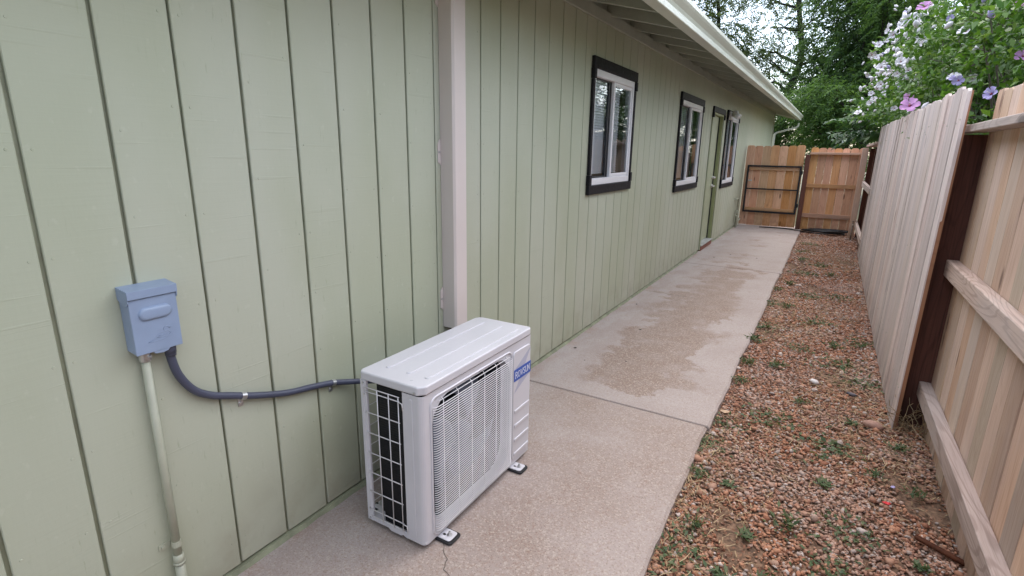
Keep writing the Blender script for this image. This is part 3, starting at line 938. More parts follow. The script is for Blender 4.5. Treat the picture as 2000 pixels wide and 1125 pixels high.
gd.tube([(-0.110, -0.0065, 0.630), (-0.090, -0.008, 0.628), (-0.088, -0.006, 0.60)], 0.0020, 6)
gd.tube([(-0.110, -0.0065, 0.088), (-0.088, -0.008, 0.088), (-0.086, -0.006, 0.055)], 0.0020, 6)
gd.build('coil_guard', M['acwire'], ac, smooth=True)
rg = MB()
for z in (0.540, 0.450, 0.359, 0.268, 0.178, 0.088):
    rg.tube([(-D_ - 0.002, 0.035, z), (-D_ - 0.002, 0.60, z)], 0.0021, 5)
for yy in (0.12, 0.22, 0.32, 0.42, 0.52):
    rg.tube([(-D_ - 0.005, yy, 0.64), (-D_ - 0.005, yy, 0.05)], 0.0021, 5)
rg.build('rear_guard', M['acwire'], ac)
for x, z in ((-D_ + 0.018, ZL - 0.012), (-D_ + 0.020, 0.615), (-0.030, ZL + 0.012), (-D_ + 0.018, 0.09), (-D_ + 0.016, 0.04)):
    yy = -0.004 if z > ZL else 0.0
    MB().tube([(x, yy + 0.002, z), (x, yy - 0.004, z)], 0.0042, 8).build('screw', M['zinc'], ac)
# fan behind the grille
cav = MB()
for i in range(seg):
    j_ = (i + 1) % seg
    (_, ya, za), (_, yb, zb2) = ring[i], ring[j_]
    cav.add([(-0.05, ya, za), (-0.05, yb, zb2), (-0.16, yb, zb2), (-0.16, ya, za)], [(0, 1, 2, 3)])
cav.box(-0.166, -0.161, 0.05, 0.645, 0.045, ZL - 0.01)
fan_box = cav.build('fan_shroud', M['cavity'], ac)
fan = MB().tube([(-0.10, fcy, fcz), (-0.055, fcy, fcz)], [0.06, 0.05], 24).build('fan', M['fan'], ac, smooth=True)
for k in range(3):
    vs, fs = [], []
    for i in range(9):
        t_ = i / 8
        rr = 0.05 + 0.20 * t_
        for s_ in range(5):
            u = s_ / 4
            an = 2 * math.pi * k / 3 + 0.55 * t_ + u * (1.15 + 0.25 * t_)
            vs.append((-0.12 + 0.055 * u + 0.012 * math.sin(u * 3.1), fcy + rr * math.cos(an), fcz + rr * math.sin(an)))
    for i in range(8):
        for s_ in range(4):
            a = i * 5 + s_
            fs.append((a, a + 1, a + 6, a + 5))
    bl = MB().add(vs, fs).build('fan_blade', M['fan'], fan, smooth=True)
    sol = bl.modifiers.new('thick', 'SOLIDIFY')
    sol.thickness = 0.003
# wire grille standing off the front
gr = MB()
NW = 54
for k in range(NW):
    z = FZ0 + 0.014 + (FZ1 - FZ0 - 0.045) * k / (NW - 1)
    gr.tube([(0.001, FY0 + 0.004, z - 0.004), (0.010, FY0 + 0.008, z - 0.002), (0.0165, FY0 + 0.022, z), (0.0165, FY1 - 0.018, z), (0.011, FY1 - 0.006, z), (0.002, FY1 - 0.002, z)], 0.0020, 5, False)
for yy in np.linspace(FY0 + 0.055, FY1 - 0.05, 6):
    gr.tube([(0.0125, yy, FZ0 + 0.004), (0.0125, yy, FZ1 - 0.018), (0.002, yy, FZ1 - 0.008)], 0.0018, 5)
gr.tube([(0.010, FY0 + 0.03, FZ1 - 0.014), (0.010, FY1 - 0.03, FZ1 - 0.014)], 0.0018, 5)
gr.build('fan_grille', M['acwire'], ac, smooth=True)
# pressed bead framing the grille and the service panel
def loop_bead(y0, y1, z0, z1, r, th, name, x=0.001):
    pts = rounded(y0, y1, z0, z1, r, 5)
    return MB().tube([(x, a, b) for a, b in pts] + [(x, *pts[0])], th, 8, False).build(name, M['ac'], casing, smooth=True)
loop_bead(FY0 - 0.010, FY1 + 0.004, FZ0 - 0.010, FZ1 + 0.006, 0.035, 0.0045, 'grille_bead')
sp = MB().prism(rounded(0.664, 0.832, 0.050, 0.632, 0.022, 5), 0, -0.001, 0.0075).build('service_panel', M['ac'], ac, bevel=0.005, seg=3)
for z in (0.325, 0.246, 0.168, 0.090):
    MB().prism([(0.676, z + 0.002), (0.824, z + 0.002), (0.824, z - 0.016), (0.676, z - 0.016)], 0, 0.007, 0.0125).build('panel_rib', M['ac'], sp, bevel=0.004, seg=2)
bd = MB().box(0.0078, 0.0092, 0.668, 0.832, 0.480, 0.540).build('badge', M['badge'], sp)
MB().prism([(0.676, 0.541), (0.775, 0.541), (0.829, 0.614)], 0, 0.0078, 0.0083).build('badge_flash', M['badge_grey'], sp)
MB().prism([(0.824, 0.479), (0.724, 0.479), (0.672, 0.418)], 0, 0.0078, 0.0083).build('badge_flash', M['badge_grey'], sp)


def stroke_text(parent, mat):
    """ROVSUN in thin roman capitals with small serifs"""
    G = {'R': [[(0, 0), (0, 1)], [(0, 1), (.38, 1), (.55, .88), (.55, .66), (.38, .52), (0, .52)], [(.3, .52), (.62, 0)]],
         'O': [[(.38 + .36 * math.cos(R(a)), .5 + .5 * math.sin(R(a))) for a in range(0, 361, 30)]],
         'V': [[(0, 1), (.34, 0), (.68, 1)]],
         'S': [[(.5, .86), (.38, 1), (.16, 1), (.02, .84), (.06, .66), (.44, .38), (.52, .2), (.4, .02), (.16, 0), (0, .14)]],
         'U': [[(0, 1), (0, .28), (.12, .06), (.32, 0), (.52, .06), (.62, .28), (.62, 1)]],
         'N': [[(0, 0), (0, 1), (.6, 0), (.6, 1)]]}
    W = {'R': .62, 'O': .76, 'V': .68, 'S': .52, 'U': .62, 'N': .6}
    serif = {'R': [(0, 0), (0, 1), (.62, 0)], 'V': [(0, 1), (.68, 1)], 'U': [(0, 1), (.62, 1)], 'N': [(0, 0), (0, 1), (.6, 1)]}
    H = 0.031
    tot = sum(W[c_] for c_ in 'ROVSUN') + 5 * 0.2
    k_ = 0.138 / tot
    y_, z_ = 0.681, 0.4945
    for c_ in 'ROVSUN':
        m = MB()
        def bar(p, q, wd):
            a_, b_ = Vector((y_ + p[0] * k_, z_ + p[1] * H)), Vector((y_ + q[0] * k_, z_ + q[1] * H))
            d_ = (b_ - a_).normalized()
            nn = Vector((-d_.y, d_.x)) * wd
            e_ = d_ * wd * 0.5
            m.prism([tuple(a_ - e_ - nn), tuple(b_ + e_ - nn), tuple(b_ + e_ + nn), tuple(a_ - e_ + nn)], 0, 0.0090, 0.0098)
        for line in G[c_]:
            for p, q in zip(line[:-1], line[1:]):
                bar(p, q, 0.0019)
        for p in serif.get(c_, []):
            bar((p[0] - .13, p[1]), (p[0] + .13, p[1]), 0.0011)
        m.build('letter', mat, parent)
        y_ += (W[c_] + 0.2) * k_


stroke_text(sp, M['print'])
# feet: steel bracket on a rubber pad with bolt
for fy in (0.112, 0.690):
    for fx0, fx1, bx in ((-0.03, 0.062, 0.034), (-D_ - 0.055, -D_ + 0.03, -D_ - 0.03)):
        pad = MB().prism(rounded(fx0 - 0.004, fx1 + 0.006, fy - 0.040, fy + 0.040, 0.016, 4), 2, 0.0015, 0.011).build('rubber_pad', M['rubber'], ac, bevel=0.003)
        br = MB().prism(rounded(fx0, fx1 - 0.006, fy - 0.031, fy + 0.031, 0.012, 4), 2, 0.0113, 0.0165).build('foot', M['ac'], ac, bevel=0.0025)
        MB().tube([(bx, fy, 0.0166), (bx, fy, 0.022)], 0.0085, 6).tube([(bx, fy, 0.0165), (bx, fy, 0.0185)], 0.012, 14).tube([(bx, fy, 0.022), (bx, fy, 0.034)], 0.0045, 10).build('bolt', M['zinc'], br)
        MB().prism(rounded(bx - 0.028, bx - 0.014, fy - 0.012, fy - 0.002, 0.0045, 3), 2, 0.0164, 0.0172).build('slot', M['rubber'], br)

# ------------------------------------------------------------------ disconnect box, pipe and flexible whip
bx = empty('disconnect_box', (0, 0.760, 0.965), 'blue-grey metal electrical box with embossed bird mounted on the green siding', 'electrical box')
W2 = 0.0645
MB().prism([(0.001, 0.004), (0.052, -0.002), (0.052, 0.190), (0.001, 0.196)], 1, -W2, W2).build('enclosure', M['boxgrey'], bx, bevel=0.002)
MB().box(0.0525, 0.056, -W2 - 0.001, W2 + 0.001, -0.002, 0.166).build('cover', M['boxgrey'], bx, bevel=0.0012)
hood = MB()
hood.prism([(0.0, 0.1965), (0.060, 0.190), (0.060, 0.168), (0.0625, 0.168), (0.0625, 0.193), (0.0, 0.2005)], 1, -W2 - 0.004, W2 + 0.004)
for s_ in (-1, 1):
    y0, y1 = sorted((s_ * (W2 + 0.0012), s_ * (W2 + 0.0040)))
    hood.prism([(0.001, 0.1964), (0.060, 0.1899), (0.060, 0.158), (0.050, 0.148), (0.020, 0.150), (0.001, 0.166)], 1, y0, y1)
hood.build('hood', M['boxgrey'], bx, bevel=0.0008)
# raised pull boss
bo = MB()
prev = None
lay = []
for x, sh in ((0.056, 0.0), (0.0605, 0.0015), (0.0635, 0.005), (0.0645, 0.010)):
    lay.append([(x, a, b) for a, b in rounded(-0.045 + sh, 0.047 - sh, 0.098 + sh, 0.138 - sh, 0.0199 - sh, 6)])
vs = [p for l_ in lay for p in l_]
m_ = len(lay[0])
fs = [(i * m_ + k, i * m_ + (k + 1) % m_, (i + 1) * m_ + (k + 1) % m_, (i + 1) * m_ + k) for i in range(3) for k in range(m_)] + [tuple(range(3 * m_, 4 * m_))]
bo.add(vs, fs).build('pull_boss', M['boxgrey'], bx, smooth=True)
# embossed water bird outline
bird = MB()
for line in ([(-0.030, 0.030), (-0.012, 0.036), (0.000, 0.048), (0.014, 0.053), (0.026, 0.054), (0.033, 0.050), (0.035, 0.044), (0.028, 0.036), (0.010, 0.031), (-0.012, 0.029), (-0.030, 0.030)],
             [(0.018, 0.056), (0.017, 0.062), (0.021, 0.068), (0.028, 0.068), (0.031, 0.064), (0.042, 0.063), (0.031, 0.061)], [(-0.004, 0.040), (0.010, 0.038), (0.022, 0.042), (0.010, 0.045), (0.0, 0.043)]):
    bird.tube([(0.0562, a, b) for a, b in line], 0.0011, 6)
bird.build('embossed_bird', M['boxgrey'], bx, smooth=True)
MB().prism([(-0.020, -0.001), (-0.014, -0.009), (0.006, -0.012), (0.022, -0.009), (0.030, -0.001)], 0, 0.040, 0.055).build('hasp_tab', M['boxgrey'], bx, bevel=0.001)

cd = empty('conduit_pipe', (0.022, 0.729, 0.0), 'thin sage-painted conduit pipe running down from the grey electrical box', 'pipe')
MB().tube([(0, 0, 0.935), (0, 0, 0.20)], 0.0125, 16).build('pipe', M['conduit'], cd, smooth=True)
MB().tube([(0, 0, 0.200), (0, 0, -0.02)], 0.0155, 16).build('lower_pipe', M['conduit'], cd, smooth=True)
MB().tube([(0, 0, 0.965), (0, 0, 0.932)], 0.0165, 14).tube([(0.012, 0.004, 0.947), (0.021, 0.008, 0.947)], 0.004, 8).build('connector', M['zinc'], cd)
MB().tube([(0, 0, 0.240), (0, 0, 0.205)], 0.0165, 14).tube([(0, 0, 0.212), (0, 0, 0.203)], 0.0185, 14).build('coupling', M['conduit'], cd, smooth=True)
st = MB().tube([(0, 0, 0.292), (0, 0, 0.272)], 0.0148, 14)
st.box(-0.021, -0.018, -0.045, -0.010, 0.270, 0.292)
st.tube([(-0.018, -0.033, 0.281), (-0.012, -0.033, 0.281)], 0.006, 8)
st.build('strap', M['conduit'], cd)


def catmull(pts, n=8):
    P_ = [Vector(p) for p in pts]
    P_ = [P_[0] * 2 - P_[1]] + P_ + [P_[-1] * 2 - P_[-2]]
    out = []
    for i in range(1, len(P_) - 2):
        a, b, c_, d_ = P_[i - 1:i + 3]
        for k in range(n):
            t = k / n
            out.append(0.5 * ((2 * b) + (c_ - a) * t + (2 * a - 5 * b + 4 * c_ - d_) * t * t + (3 * b - a - 3 * c_ + d_) * t ** 3))
    out.append(P_[-2])
    return out


wh = empty('flexible_conduit', (0, 1.1, 0.66), 'slate grey flexible conduit sagging along the siding from box to outdoor unit', 'conduit')
wp = [(0.030, 0.799, 0.965), (0.024, 0.800, 0.920), (0.020, 0.817, 0.850), (0.018, 0.857, 0.783), (0.017, 0.910, 0.742), (0.017, 0.970, 0.716), (0.017, 1.08, 0.672), (0.017, 1.20, 0.634), (0.017, 1.32, 0.612), (0.018, 1.416, 0.592), (0.024, 1.50, 0.566), (0.055, 1.60, 0.540), (0.12, 1.75, 0.50), (0.22, 1.85, 0.45)]
MB().tube([tuple(Vector(p) - Vector((0, 1.1, 0.66))) for p in catmull(wp, 8)], 0.0128, 14).build('hose', M['whip'], wh, smooth=True)
MB().tube([(0.030, -0.301, 0.304), (0.029, -0.301, 0.278)], 0.0165, 14).tube([(0.029, -0.301, 0.290), (0.028, -0.301, 0.268)], 0.0155, 14).build('gland', M['whip'], wh, smooth=True)
for yy, zz in ((1.020, 0.695), (1.420, 0.591)):
    c_ = Vector((0.017, yy - 1.1, zz - 0.66))
    d_ = Vector((0, 0.96, -0.30)).normalized()
    s_ = MB().tube([c_ - d_ * 0.009, c_ + d_ * 0.009], 0.0142, 14)
    s_.box(0.001, 0.004, c_.y - 0.013, c_.y + 0.006, c_.z - 0.042, c_.z - 0.006)
    s_.tube([(0.004, c_.y - 0.004, c_.z - 0.030), (0.009, c_.y - 0.004, c_.z - 0.030)], 0.0065, 10)
    s_.build('clamp', M['zinc'], wh)

# ------------------------------------------------------------------ security light over the far window, wall pipe near the gate
sl = empty('security_light', (0.03, 10.38, 2.21), 'small white security light fixed at the top corner of the farthest window', 'light')
MB().box(0.0, 0.03, -0.06, 0.06, -0.06, 0.07).build('back_plate', M['vinyl'], sl, bevel=0.006)
MB().tube([(0.03, 0, 0), (0.09, 0, 0.0)], 0.018, 10).build('arm', M['vinyl'], sl, smooth=True)
for s_ in (-1, 1):
    hd = MB().tube([(0.06, s_ * 0.06, 0.02), (0.13, s_ * 0.09, -0.01), (0.155, s_ * 0.10, -0.025)], [0.035, 0.048, 0.05], 14).build('lamp_head', M['vinyl'], sl, smooth=True)
    MB().tube([(0.156, s_ * 0.10, -0.0255), (0.158, s_ * 0.10, -0.027)], 0.043, 14).build('lens', M['blind'], hd)
MB().box(0.05, 0.13, -0.05, 0.05, 0.03, 0.085).build('sensor', M['vinyl'], sl, bevel=0.01)

wpipe = empty('gas_riser', (0.05, 12.50, 0.0), 'sage-painted gas riser pipe with valve on the wall beside the gate', 'pipe')
MB().tube([(-0.05, -0.22, 0.63), (0.0, -0.22, 0.63), (0.0, 0.0, 0.63), (0.0, 0.0, -0.02)], 0.014, 10).build('pipe', M['conduit'], wpipe, smooth=True)
MB().box(-0.03, 0.03, -0.03, 0.03, 0.30, 0.38).tube([(0, -0.05, 0.25), (0, 0.08, 0.25)], 0.022, 10).build('valve', M['conduit'], wpipe, bevel=0.006)
MB().tube([(0.0, 0.0, 0.14), (0.03, 0.12, 0.14), (0.03, 0.34, 0.16), (-0.04, 0.36, 0.16)], 0.013, 10).build('branch_pipe', M['conduit'], wpipe, smooth=True)
MB().box(-0.048, 0.0, 0.20, 0.34, -0.01, 0.24).build('junction_box', M['conduit'], wpipe, bevel=0.004)

# ------------------------------------------------------------------ fences


def picket_mesh(name, w, h, th, mat, ear=0.02, edge=None):
    """dog-eared board, base at origin, width along local y, thickness along x"""
    pts = [(-w / 2, 0), (w / 2, 0), (w / 2, h - ear), (w / 2 - ear, h), (-w / 2 + ear, h), (-w / 2, h - ear)]
    return MB().prism(pts, 0, -th / 2, th / 2).mesh(name, mat)


def box_mesh(name, sx, sy, sz, mat):
    return MB().box(-sx / 2, sx / 2, -sy / 2, sy / 2, -sz / 2, sz / 2).mesh(name, mat)


sf = empty('side_fence', (2.35, 4.0, -0.03), 'long cedar board fence with alternating panels and red-brown posts along the gravel', 'fence')
S0 = Vector((2.35, 4.0, -0.03))


def in_sf(x, y, z):
    return Vector((x, y, z)) - S0


rp = random.Random(3)
pB = [picket_mesh('picket', 0.1365, h, 0.017, M['cedarB'], 0.014) for h in (1.94, 1.945, 1.952)]
MB().box(-0.0088, 0.0088, -0.0012, 0.0012, 0.004, 1.925).build('cut_edge', M['cedar_edge'], sf, loc=in_sf(2.2605, 3.6438, -0.03)).rotation_euler = (0, 0.009, 0)
pA = [picket_mesh('picket', 0.1365, h, 0.017, M['cedarA'], 0.014) for h in (1.92, 1.928, 1.935)]
for k in range(45):
    yc = 3.645 + 0.07 + 0.1405 * k
    o = link('picket', rp.choice(pB), sf, in_sf(2.252 + rp.uniform(-0.003, 0.003), yc, -0.03 + 0.011 * (yc - 3.6) + rp.uniform(-0.006, 0.006)),
             (rp.uniform(-0.004, 0.004), 0.009 + rp.uniform(-0.002, 0.002), rp.uniform(-0.02, 0.02)))
    addbevel(o, 0.002)
for k in range(49):
    yc = 3.755 - 0.07 - 0.1405 * k
    o = link('picket', rp.choice(pA), sf, in_sf(2.412 + rp.uniform(-0.003, 0.003), yc, -0.03 + rp.uniform(-0.006, 0.006)),
             (rp.uniform(-0.004, 0.004), rp.uniform(-0.003, 0.003), rp.uniform(-0.02, 0.02)))
    addbevel(o, 0.002)
for k in range(22):
    yc = 10.0 + 0.07 + 0.1405 * k
    o = link('picket', rp.choice(pA), sf, in_sf(2.425 + rp.uniform(-0.003, 0.003), yc, 0.03 + rp.uniform(-0.006, 0.006)), (0, 0.004, rp.uniform(-0.02, 0.02)))
    addbevel(o, 0.002)
for yc in (3.800, 1.32, -1.12, 6.24, 8.68, 10.98, 12.55):
    post = MB().box(-0.066, 0.066, -0.045, 0.045, -0.02, 1.712 + (0.02 if yc > 9 else 0)).build('post', M['post'], sf, bevel=0.004, loc=in_sf(2.352, yc, -0.03))
def railbox(x0, x1, y0, y1, z0, z1, mat=None):
    sx, sy, sz = x1 - x0, y1 - y0, z1 - z0
    o = link('rail', box_mesh('rail', sx, sy, sz, mat or M['railY']), sf, in_sf((x0 + x1) / 2, (y0 + y1) / 2, (z0 + z1) / 2))
    addbevel(o, 0.004, 2)
    return o
nl = MB()
for k in range(45):
    yc = 3.645 + 0.07 + 0.1405 * k
    for z in (0.25, 0.99, 1.74):
        for s_ in (-0.035, 0.035):
            x = 2.2448 + 0.009 * z
            if rp.random() < 0.3:
                dy, dz = rp.uniform(-0.012, 0.012), rp.uniform(-0.03, 0.03)
                nl.tube([(x, yc + s_ + dy, z + dz), (x - 0.0035, yc + s_ + dy, z + dz)], 0.0034, 6)
tag(nl.build('nail_heads', M['conduit'], sf, loc=(-2.35, -4.0, 0.03)), kind='stuff')
railbox(2.305, 2.402, -3.1, 3.83, 1.692, 1.730)          # cap rail of the near panel
railbox(2.345, 2.4025, -3.1, 3.754, 0.920, 1.010)
railbox(2.345, 2.4025, -3.1, 3.754, 0.185, 0.275)
railbox(2.264, 2.288, 3.76, 9.9, 0.95, 1.04)
railbox(2.264, 2.288, 3.76, 9.9, 0.20, 0.29)
railbox(2.290, 2.400, 3.86, 9.95, 1.700, 1.738)
railbox(2.235, 2.283, 9.70, 13.0, 1.00, 1.09)
railbox(2.235, 2.283, 9.70, 13.0, 0.22, 0.31)
railbox(2.235, 2.40, 9.96, 13.05, 1.735, 1.775)
MB().box(-0.05, 0.05, -0.045, 0.045, -0.03, 1.74).build('corner_post', M['cedarA'], sf, bevel=0.004, loc=in_sf(2.205, 12.40, -0.03))

# end fence and gate across the path
ef = empty('end_fence', (1.7, 13.12, -0.03), 'short orange cedar fence section across the far end, right of the gate', 'fence')
rp = random.Random(5)
pO = [picket_mesh('picket', 0.1385, h, 0.017, M['cedarO'], 0.026) for h in (1.735, 1.745)]
pG = [picket_mesh('picket', 0.1605, h, 0.017, M['cedarO'], 0.026) for h in (1.735, 1.745)]
for k in range(7):
    xc = 1.275 + 0.0705 + 0.1425 * k
    o = link('picket', rp.choice(pO), ef, (xc - 1.7, 0.035, rp.uniform(-0.008, 0.008)), (0, rp.uniform(-0.004, 0.004), R(90) + rp.uniform(-0.01, 0.01)))
    addbevel(o, 0.002)
for z0, z1, y0 in ((1.578, 1.622, -0.045), (0.895, 0.975, -0.015), (0.265, 0.350, -0.015)):
    o = link('rail', box_mesh('rail', 0.90, 0.038 if y0 > -0.03 else 0.09, z1 - z0, M['railX']), ef, (1.715 - 1.7, 0.004 if y0 > -0.03 else -0.02, (z0 + z1) / 2 + 0.03))
    addbevel(o, 0.003)
MB().box(-0.045, 0.045, -0.045, 0.045, -0.02, 1.60).build('post', M['postO'], ef, bevel=0.004, loc=(1.232 - 1.7, -0.01, 0))

gt = empty('gate', (0.62, 13.14, 0.0), 'orange cedar gate with black steel frame at the far end of the path', 'gate')
for k in range(7):
    xc = 0.018 + 0.081 + 0.1640 * k
    o = link('picket', rp.choice(pG), gt, (xc - 0.62, 0.03, 0.012 + rp.uniform(-0.008, 0.008)), (0, rp.uniform(-0.006, 0.006), R(90) + rp.uniform(-0.01, 0.01)))
    addbevel(o, 0.002)
fx0, fx1 = 0.075 - 0.62, 1.150 - 0.62
ir = MB()
ir.box(fx0, fx1, -0.035, 0.0, 1.295, 1.330).box(fx0, fx1, -0.035, 0.0, 0.300, 0.335).box(fx0, fx0 + 0.035, -0.0351, -0.0001, 0.335, 1.295).box(fx1 - 0.035, fx1, -0.0351, -0.0001, 0.335, 1.295).box(fx0 + 0.035, fx1 - 0.035, -0.030, -0.001, 0.805, 0.832)
ir.build('steel_frame', M['iron'], gt)
for z in (0.345, 1.225):
    o = link('rail', box_mesh('rail', fx1 - fx0 - 0.09, 0.03, 0.06, M['railX']), gt, ((fx0 + fx1) / 2, 0.004, z + 0.03))
    addbevel(o, 0.003)
for z in (0.45, 1.15):
    MB().tube([(fx1 + 0.012, -0.02, z), (fx1 + 0.012, -0.02, z + 0.09)], 0.012, 8).box(fx1 - 0.01, fx1 + 0.03, -0.04, -0.034, z + 0.02, z + 0.07).build('hinge', M['iron'], gt)
MB().box(fx0 + 0.045, fx0 + 0.12, -0.008, 0.016, 0.985, 1.01).build('latch', M['zinc'], gt)

# black garden hose coiled by the end fence, standpipe by the corner post
hz = empty('garden_hose', (1.75, 12.85, -0.02), 'black garden hose coiled on the gravel below the far fence', 'hose')
pts = []
rr_ = random.Random(8)
for i in range(200):
    a = i * 0.28
    q = 0.30 + 0.07 * math.sin(i * 0.13) + rr_.uniform(-0.012, 0.012)
    pts.append((q * 1.15 * math.cos(a) + 0.05 * math.sin(i * 0.05), q * 0.55 * math.sin(a), 0.010 + 0.04 * abs(math.sin(i * 0.07)) + 0.0004 * i * 0.3))
MB().tube(pts, 0.0125, 7).build('coil', M['hose'], hz, smooth=True)
MB().tube(catmull([(0.30, -0.1, 0.03), (-0.1, -0.25, 0.02), (-0.45, -0.06, 0.02), (-0.70, 0.02, 0.035), (-1.0, 0.05, 0.034), (-1.25, -0.02, 0.034)], 8), 0.0115, 7).build('tail', M['hose'], hz, smooth=True)
sp_ = empty('standpipe', (2.20, 12.15, -0.03), 'rusty standpipe with hose tap against the far corner fence post', 'tap')
m_old = m_plain('weathered_brass_pipe', (0.30, 0.24, 0.19), 0.6, 0.3, var=0.2, vscale=20)
MB().tube([(0, 0, -0.02), (0, 0, 0.33)], 0.017, 10).build('pipe', m_old, sp_, smooth=True)
MB().tube([(0, 0, 0.30), (0.0, -0.06, 0.31), (0.0, -0.10, 0.28)], 0.018, 10).tube([(0, 0, 0.33), (0, 0, 0.37)], 0.01, 8).tube([(0, 0, 0.37), (0, 0, 0.38)], 0.035, 10).build('tap', m_old, sp_, smooth=True)


# ------------------------------------------------------------------ plants
def unit(v):
    return v / np.maximum(np.linalg.norm(v, axis=-1, keepdims=True), 1e-9)


def leaves(c, d, nrm, L, W, fold=0.12):
    """rhombic leaves from base point c along d, facing nrm"""
    s = unit(np.cross(d, nrm))
    L = L[:, None]; W = W[:, None]
    nn = unit(np.cross(s, d))
    tip = c + d * L - nn * L * fold
    m1 = c + d * L * 0.45 + s * W + nn * W * 0.25
    m2 = c + d * L * 0.45 - s * W + nn * W * 0.25
    V = np.stack([c, m1, tip, m2], 1).reshape(-1, 3)
    Fq = np.arange(len(c) * 4).reshape(-1, 4)
    return V, Fq


def sprays(o, d, Ls, K, leafL, leafW, rg, droop=0.35):
    """pinnate sprays: K pairs of leaflets along each drooping stalk"""
    n = len(o)
    up = np.array([0, 0, 1.0])
    side = unit(np.cross(d, up + rg.normal(0, 0.25, (n, 3))))
    t = (np.arange(1, K + 1) / K)[None, :, None]
    base = o[:, None] + d[:, None] * Ls[:, None, None] * t + np.array([0, 0, -1.0]) * (Ls[:, None, None] * droop * t ** 2)
    out = []
    for s in (-1, 1):
        ld = unit(d[:, None] * 0.55 + s * side[:, None] * 0.85 + np.array([0, 0, -0.25]) + rg.normal(0, 0.14, base.shape))
        k = 1 - 0.45 * np.abs(t[..., 0] - 0.45)
        LL = (leafL * k * rg.uniform(0.8, 1.2, base.shape[:2])).ravel()
        WW = (leafW * k * rg.uniform(0.8, 1.2, base.shape[:2])).ravel()
        nr = unit(np.tile(up, (n * K, 1)) + rg.normal(0, 0.35, (n * K, 3)))
        out.append(leaves(base.reshape(-1, 3), ld.reshape(-1, 3), nr, LL, WW))
    V = np.concatenate([out[0][0], out[1][0]])
    Fq = np.concatenate([out[0][1], out[1][1] + len(out[0][0])])
    return V, Fq


def limb_path(a, b, rg, n=7, wob=0.12):
    a, b = np.array(a, float), np.array(b, float)
    L = np.linalg.norm(b - a)
    pts = []
    for i in range(n + 1):
        t = i / n
        p = a + (b - a) * t + rg.normal(0, wob * L * 0.12, 3) * math.sin(math.pi * t) + np.array([0, 0, 0.10 * L]) * math.sin(math.pi * t) * 0.5
        pts.append(p)
    return pts


def tree(name, label, base, fork, clumps, r0, mat, seed, nspray, sprL, leafL, leafW, K=7, group=None, density=1.0, cut=None):
    """clumps: list of (centre, radius); a limb runs from the trunk to each"""
    rg = np.random.default_rng(seed)
    t = empty(name, base, label, 'tree', group)
    B = np.array(base)
    tr = MB()
    fk = [np.array(p, float) for p in fork]
    path = [B] + fk
    rad = [r0 * (1 - 0.75 * i / (len(path) - 1)) for i in range(len(path))]
    dense = catmull([tuple(p - B) for p in path], 5)
    rr2 = np.interp(np.linspace(0, 1, len(dense)), np.linspace(0, 1, len(rad)), rad)
    tr.tube(dense, list(rr2), 9)
    for c_, q in clumps:
        c_ = np.array(c_, float)
        # leave the trunk at the nearest lower point
        cand = [p for p in dense if p.z + B[2] < c_[2] + 0.2] or [dense[0]]
        p0 = min(cand, key=lambda p: (np.linalg.norm(np.array(p) + B - c_) + 0.5 * abs(p.z + B[2] - c_[2] + 0.9)))
        i0 = min(range(len(dense)), key=lambda i: (dense[i] - p0).length)
        lp = limb_path(np.array(p0), c_ - B, rg)
        ra = min(rr2[i0] * 0.6, 0.10)
        tr.tube([tuple(p) for p in lp], list(np.linspace(ra, 0.012, len(lp))), 6, False)
        for k in range(5):
            e_ = c_ - B + rg.normal(0, 0.5, 3) * q
            lp2 = limb_path(lp[4 + k % 3], e_, rg, 4)
            tr.tube([tuple(p) for p in lp2], list(np.linspace(ra * 0.35, 0.006, len(lp2))), 5, False)
    tr.build('trunk', M['bark'], t, smooth=True)
    Vs, Fs, off = [], [], 0
    for c_, q in clumps:
        nn = int(nspray * q ** 2 * density)
        u = unit(rg.normal(0, 1, (nn, 3)))
        rad_ = q * rg.uniform(0.25, 1.0, (nn, 1)) ** 0.6
        o_ = np.array(c_) - B + u * rad_ * np.array([1.0, 1.0, 0.72])
        d_ = unit(u * np.array([1, 1, 0.35]) + rg.normal(0, 0.45, (nn, 3)) + np.array([0, 0, -0.15]))
        V, Fq = sprays(o_, d_, sprL * rg.uniform(0.7, 1.2, nn), K, leafL, leafW, rg)
        Vs.append(V); Fs.append(Fq + off); off += len(V)
    link('crown', np_mesh('crown', np.concatenate(Vs), np.concatenate(Fs), mat), t)
    return t


def scatter_clumps(n, cx, rx, cy, ry, cz, rz, q0, q1, seed, shape=None):
    rg = np.random.default_rng(seed)
    out = []
    while len(out) < n:
        u = rg.uniform(-1, 1, 3)
        if np.linalg.norm(u) > 1:
            continue
        out.append(((cx + u[0] * rx, cy + u[1] * ry, cz + u[2] * rz), rg.uniform(q0, q1)))
    return out


# dense dark locust behind the gate
cl = scatter_clumps(46, 2.3, 2.0, 22.5, 2.2, 5.6, 4.4, 0.7, 1.15, 21)
tree('locust_tree', 'big dense dark green locust tree rising behind the gate and end fence', (2.4, 22.8, 0.0), [(2.5, 22.8, 2.5), (2.7, 22.6, 5.0), (2.6, 22.5, 8.5)], cl, 0.24, M['leafD'], 31, 135, 0.55, 0.15, 0.030)
# lighter boughs in front of it
cl = scatter_clumps(16, 1.7, 1.5, 19.8, 0.8, 2.7, 1.3, 0.5, 0.8, 22) + scatter_clumps(7, 2.6, 0.8, 20.0, 0.6, 5.2, 1.2, 0.5, 0.7, 27)
tree('locust_tree', 'lower fresh green locust with feathery leaves just behind the gate', (1.9, 20.0, 0.0), [(1.9, 20.0, 1.2), (2.1, 19.9, 2.6), (2.4, 20.0, 5.0)], cl, 0.10, M['leafM'], 32, 180, 0.42, 0.115, 0.024)
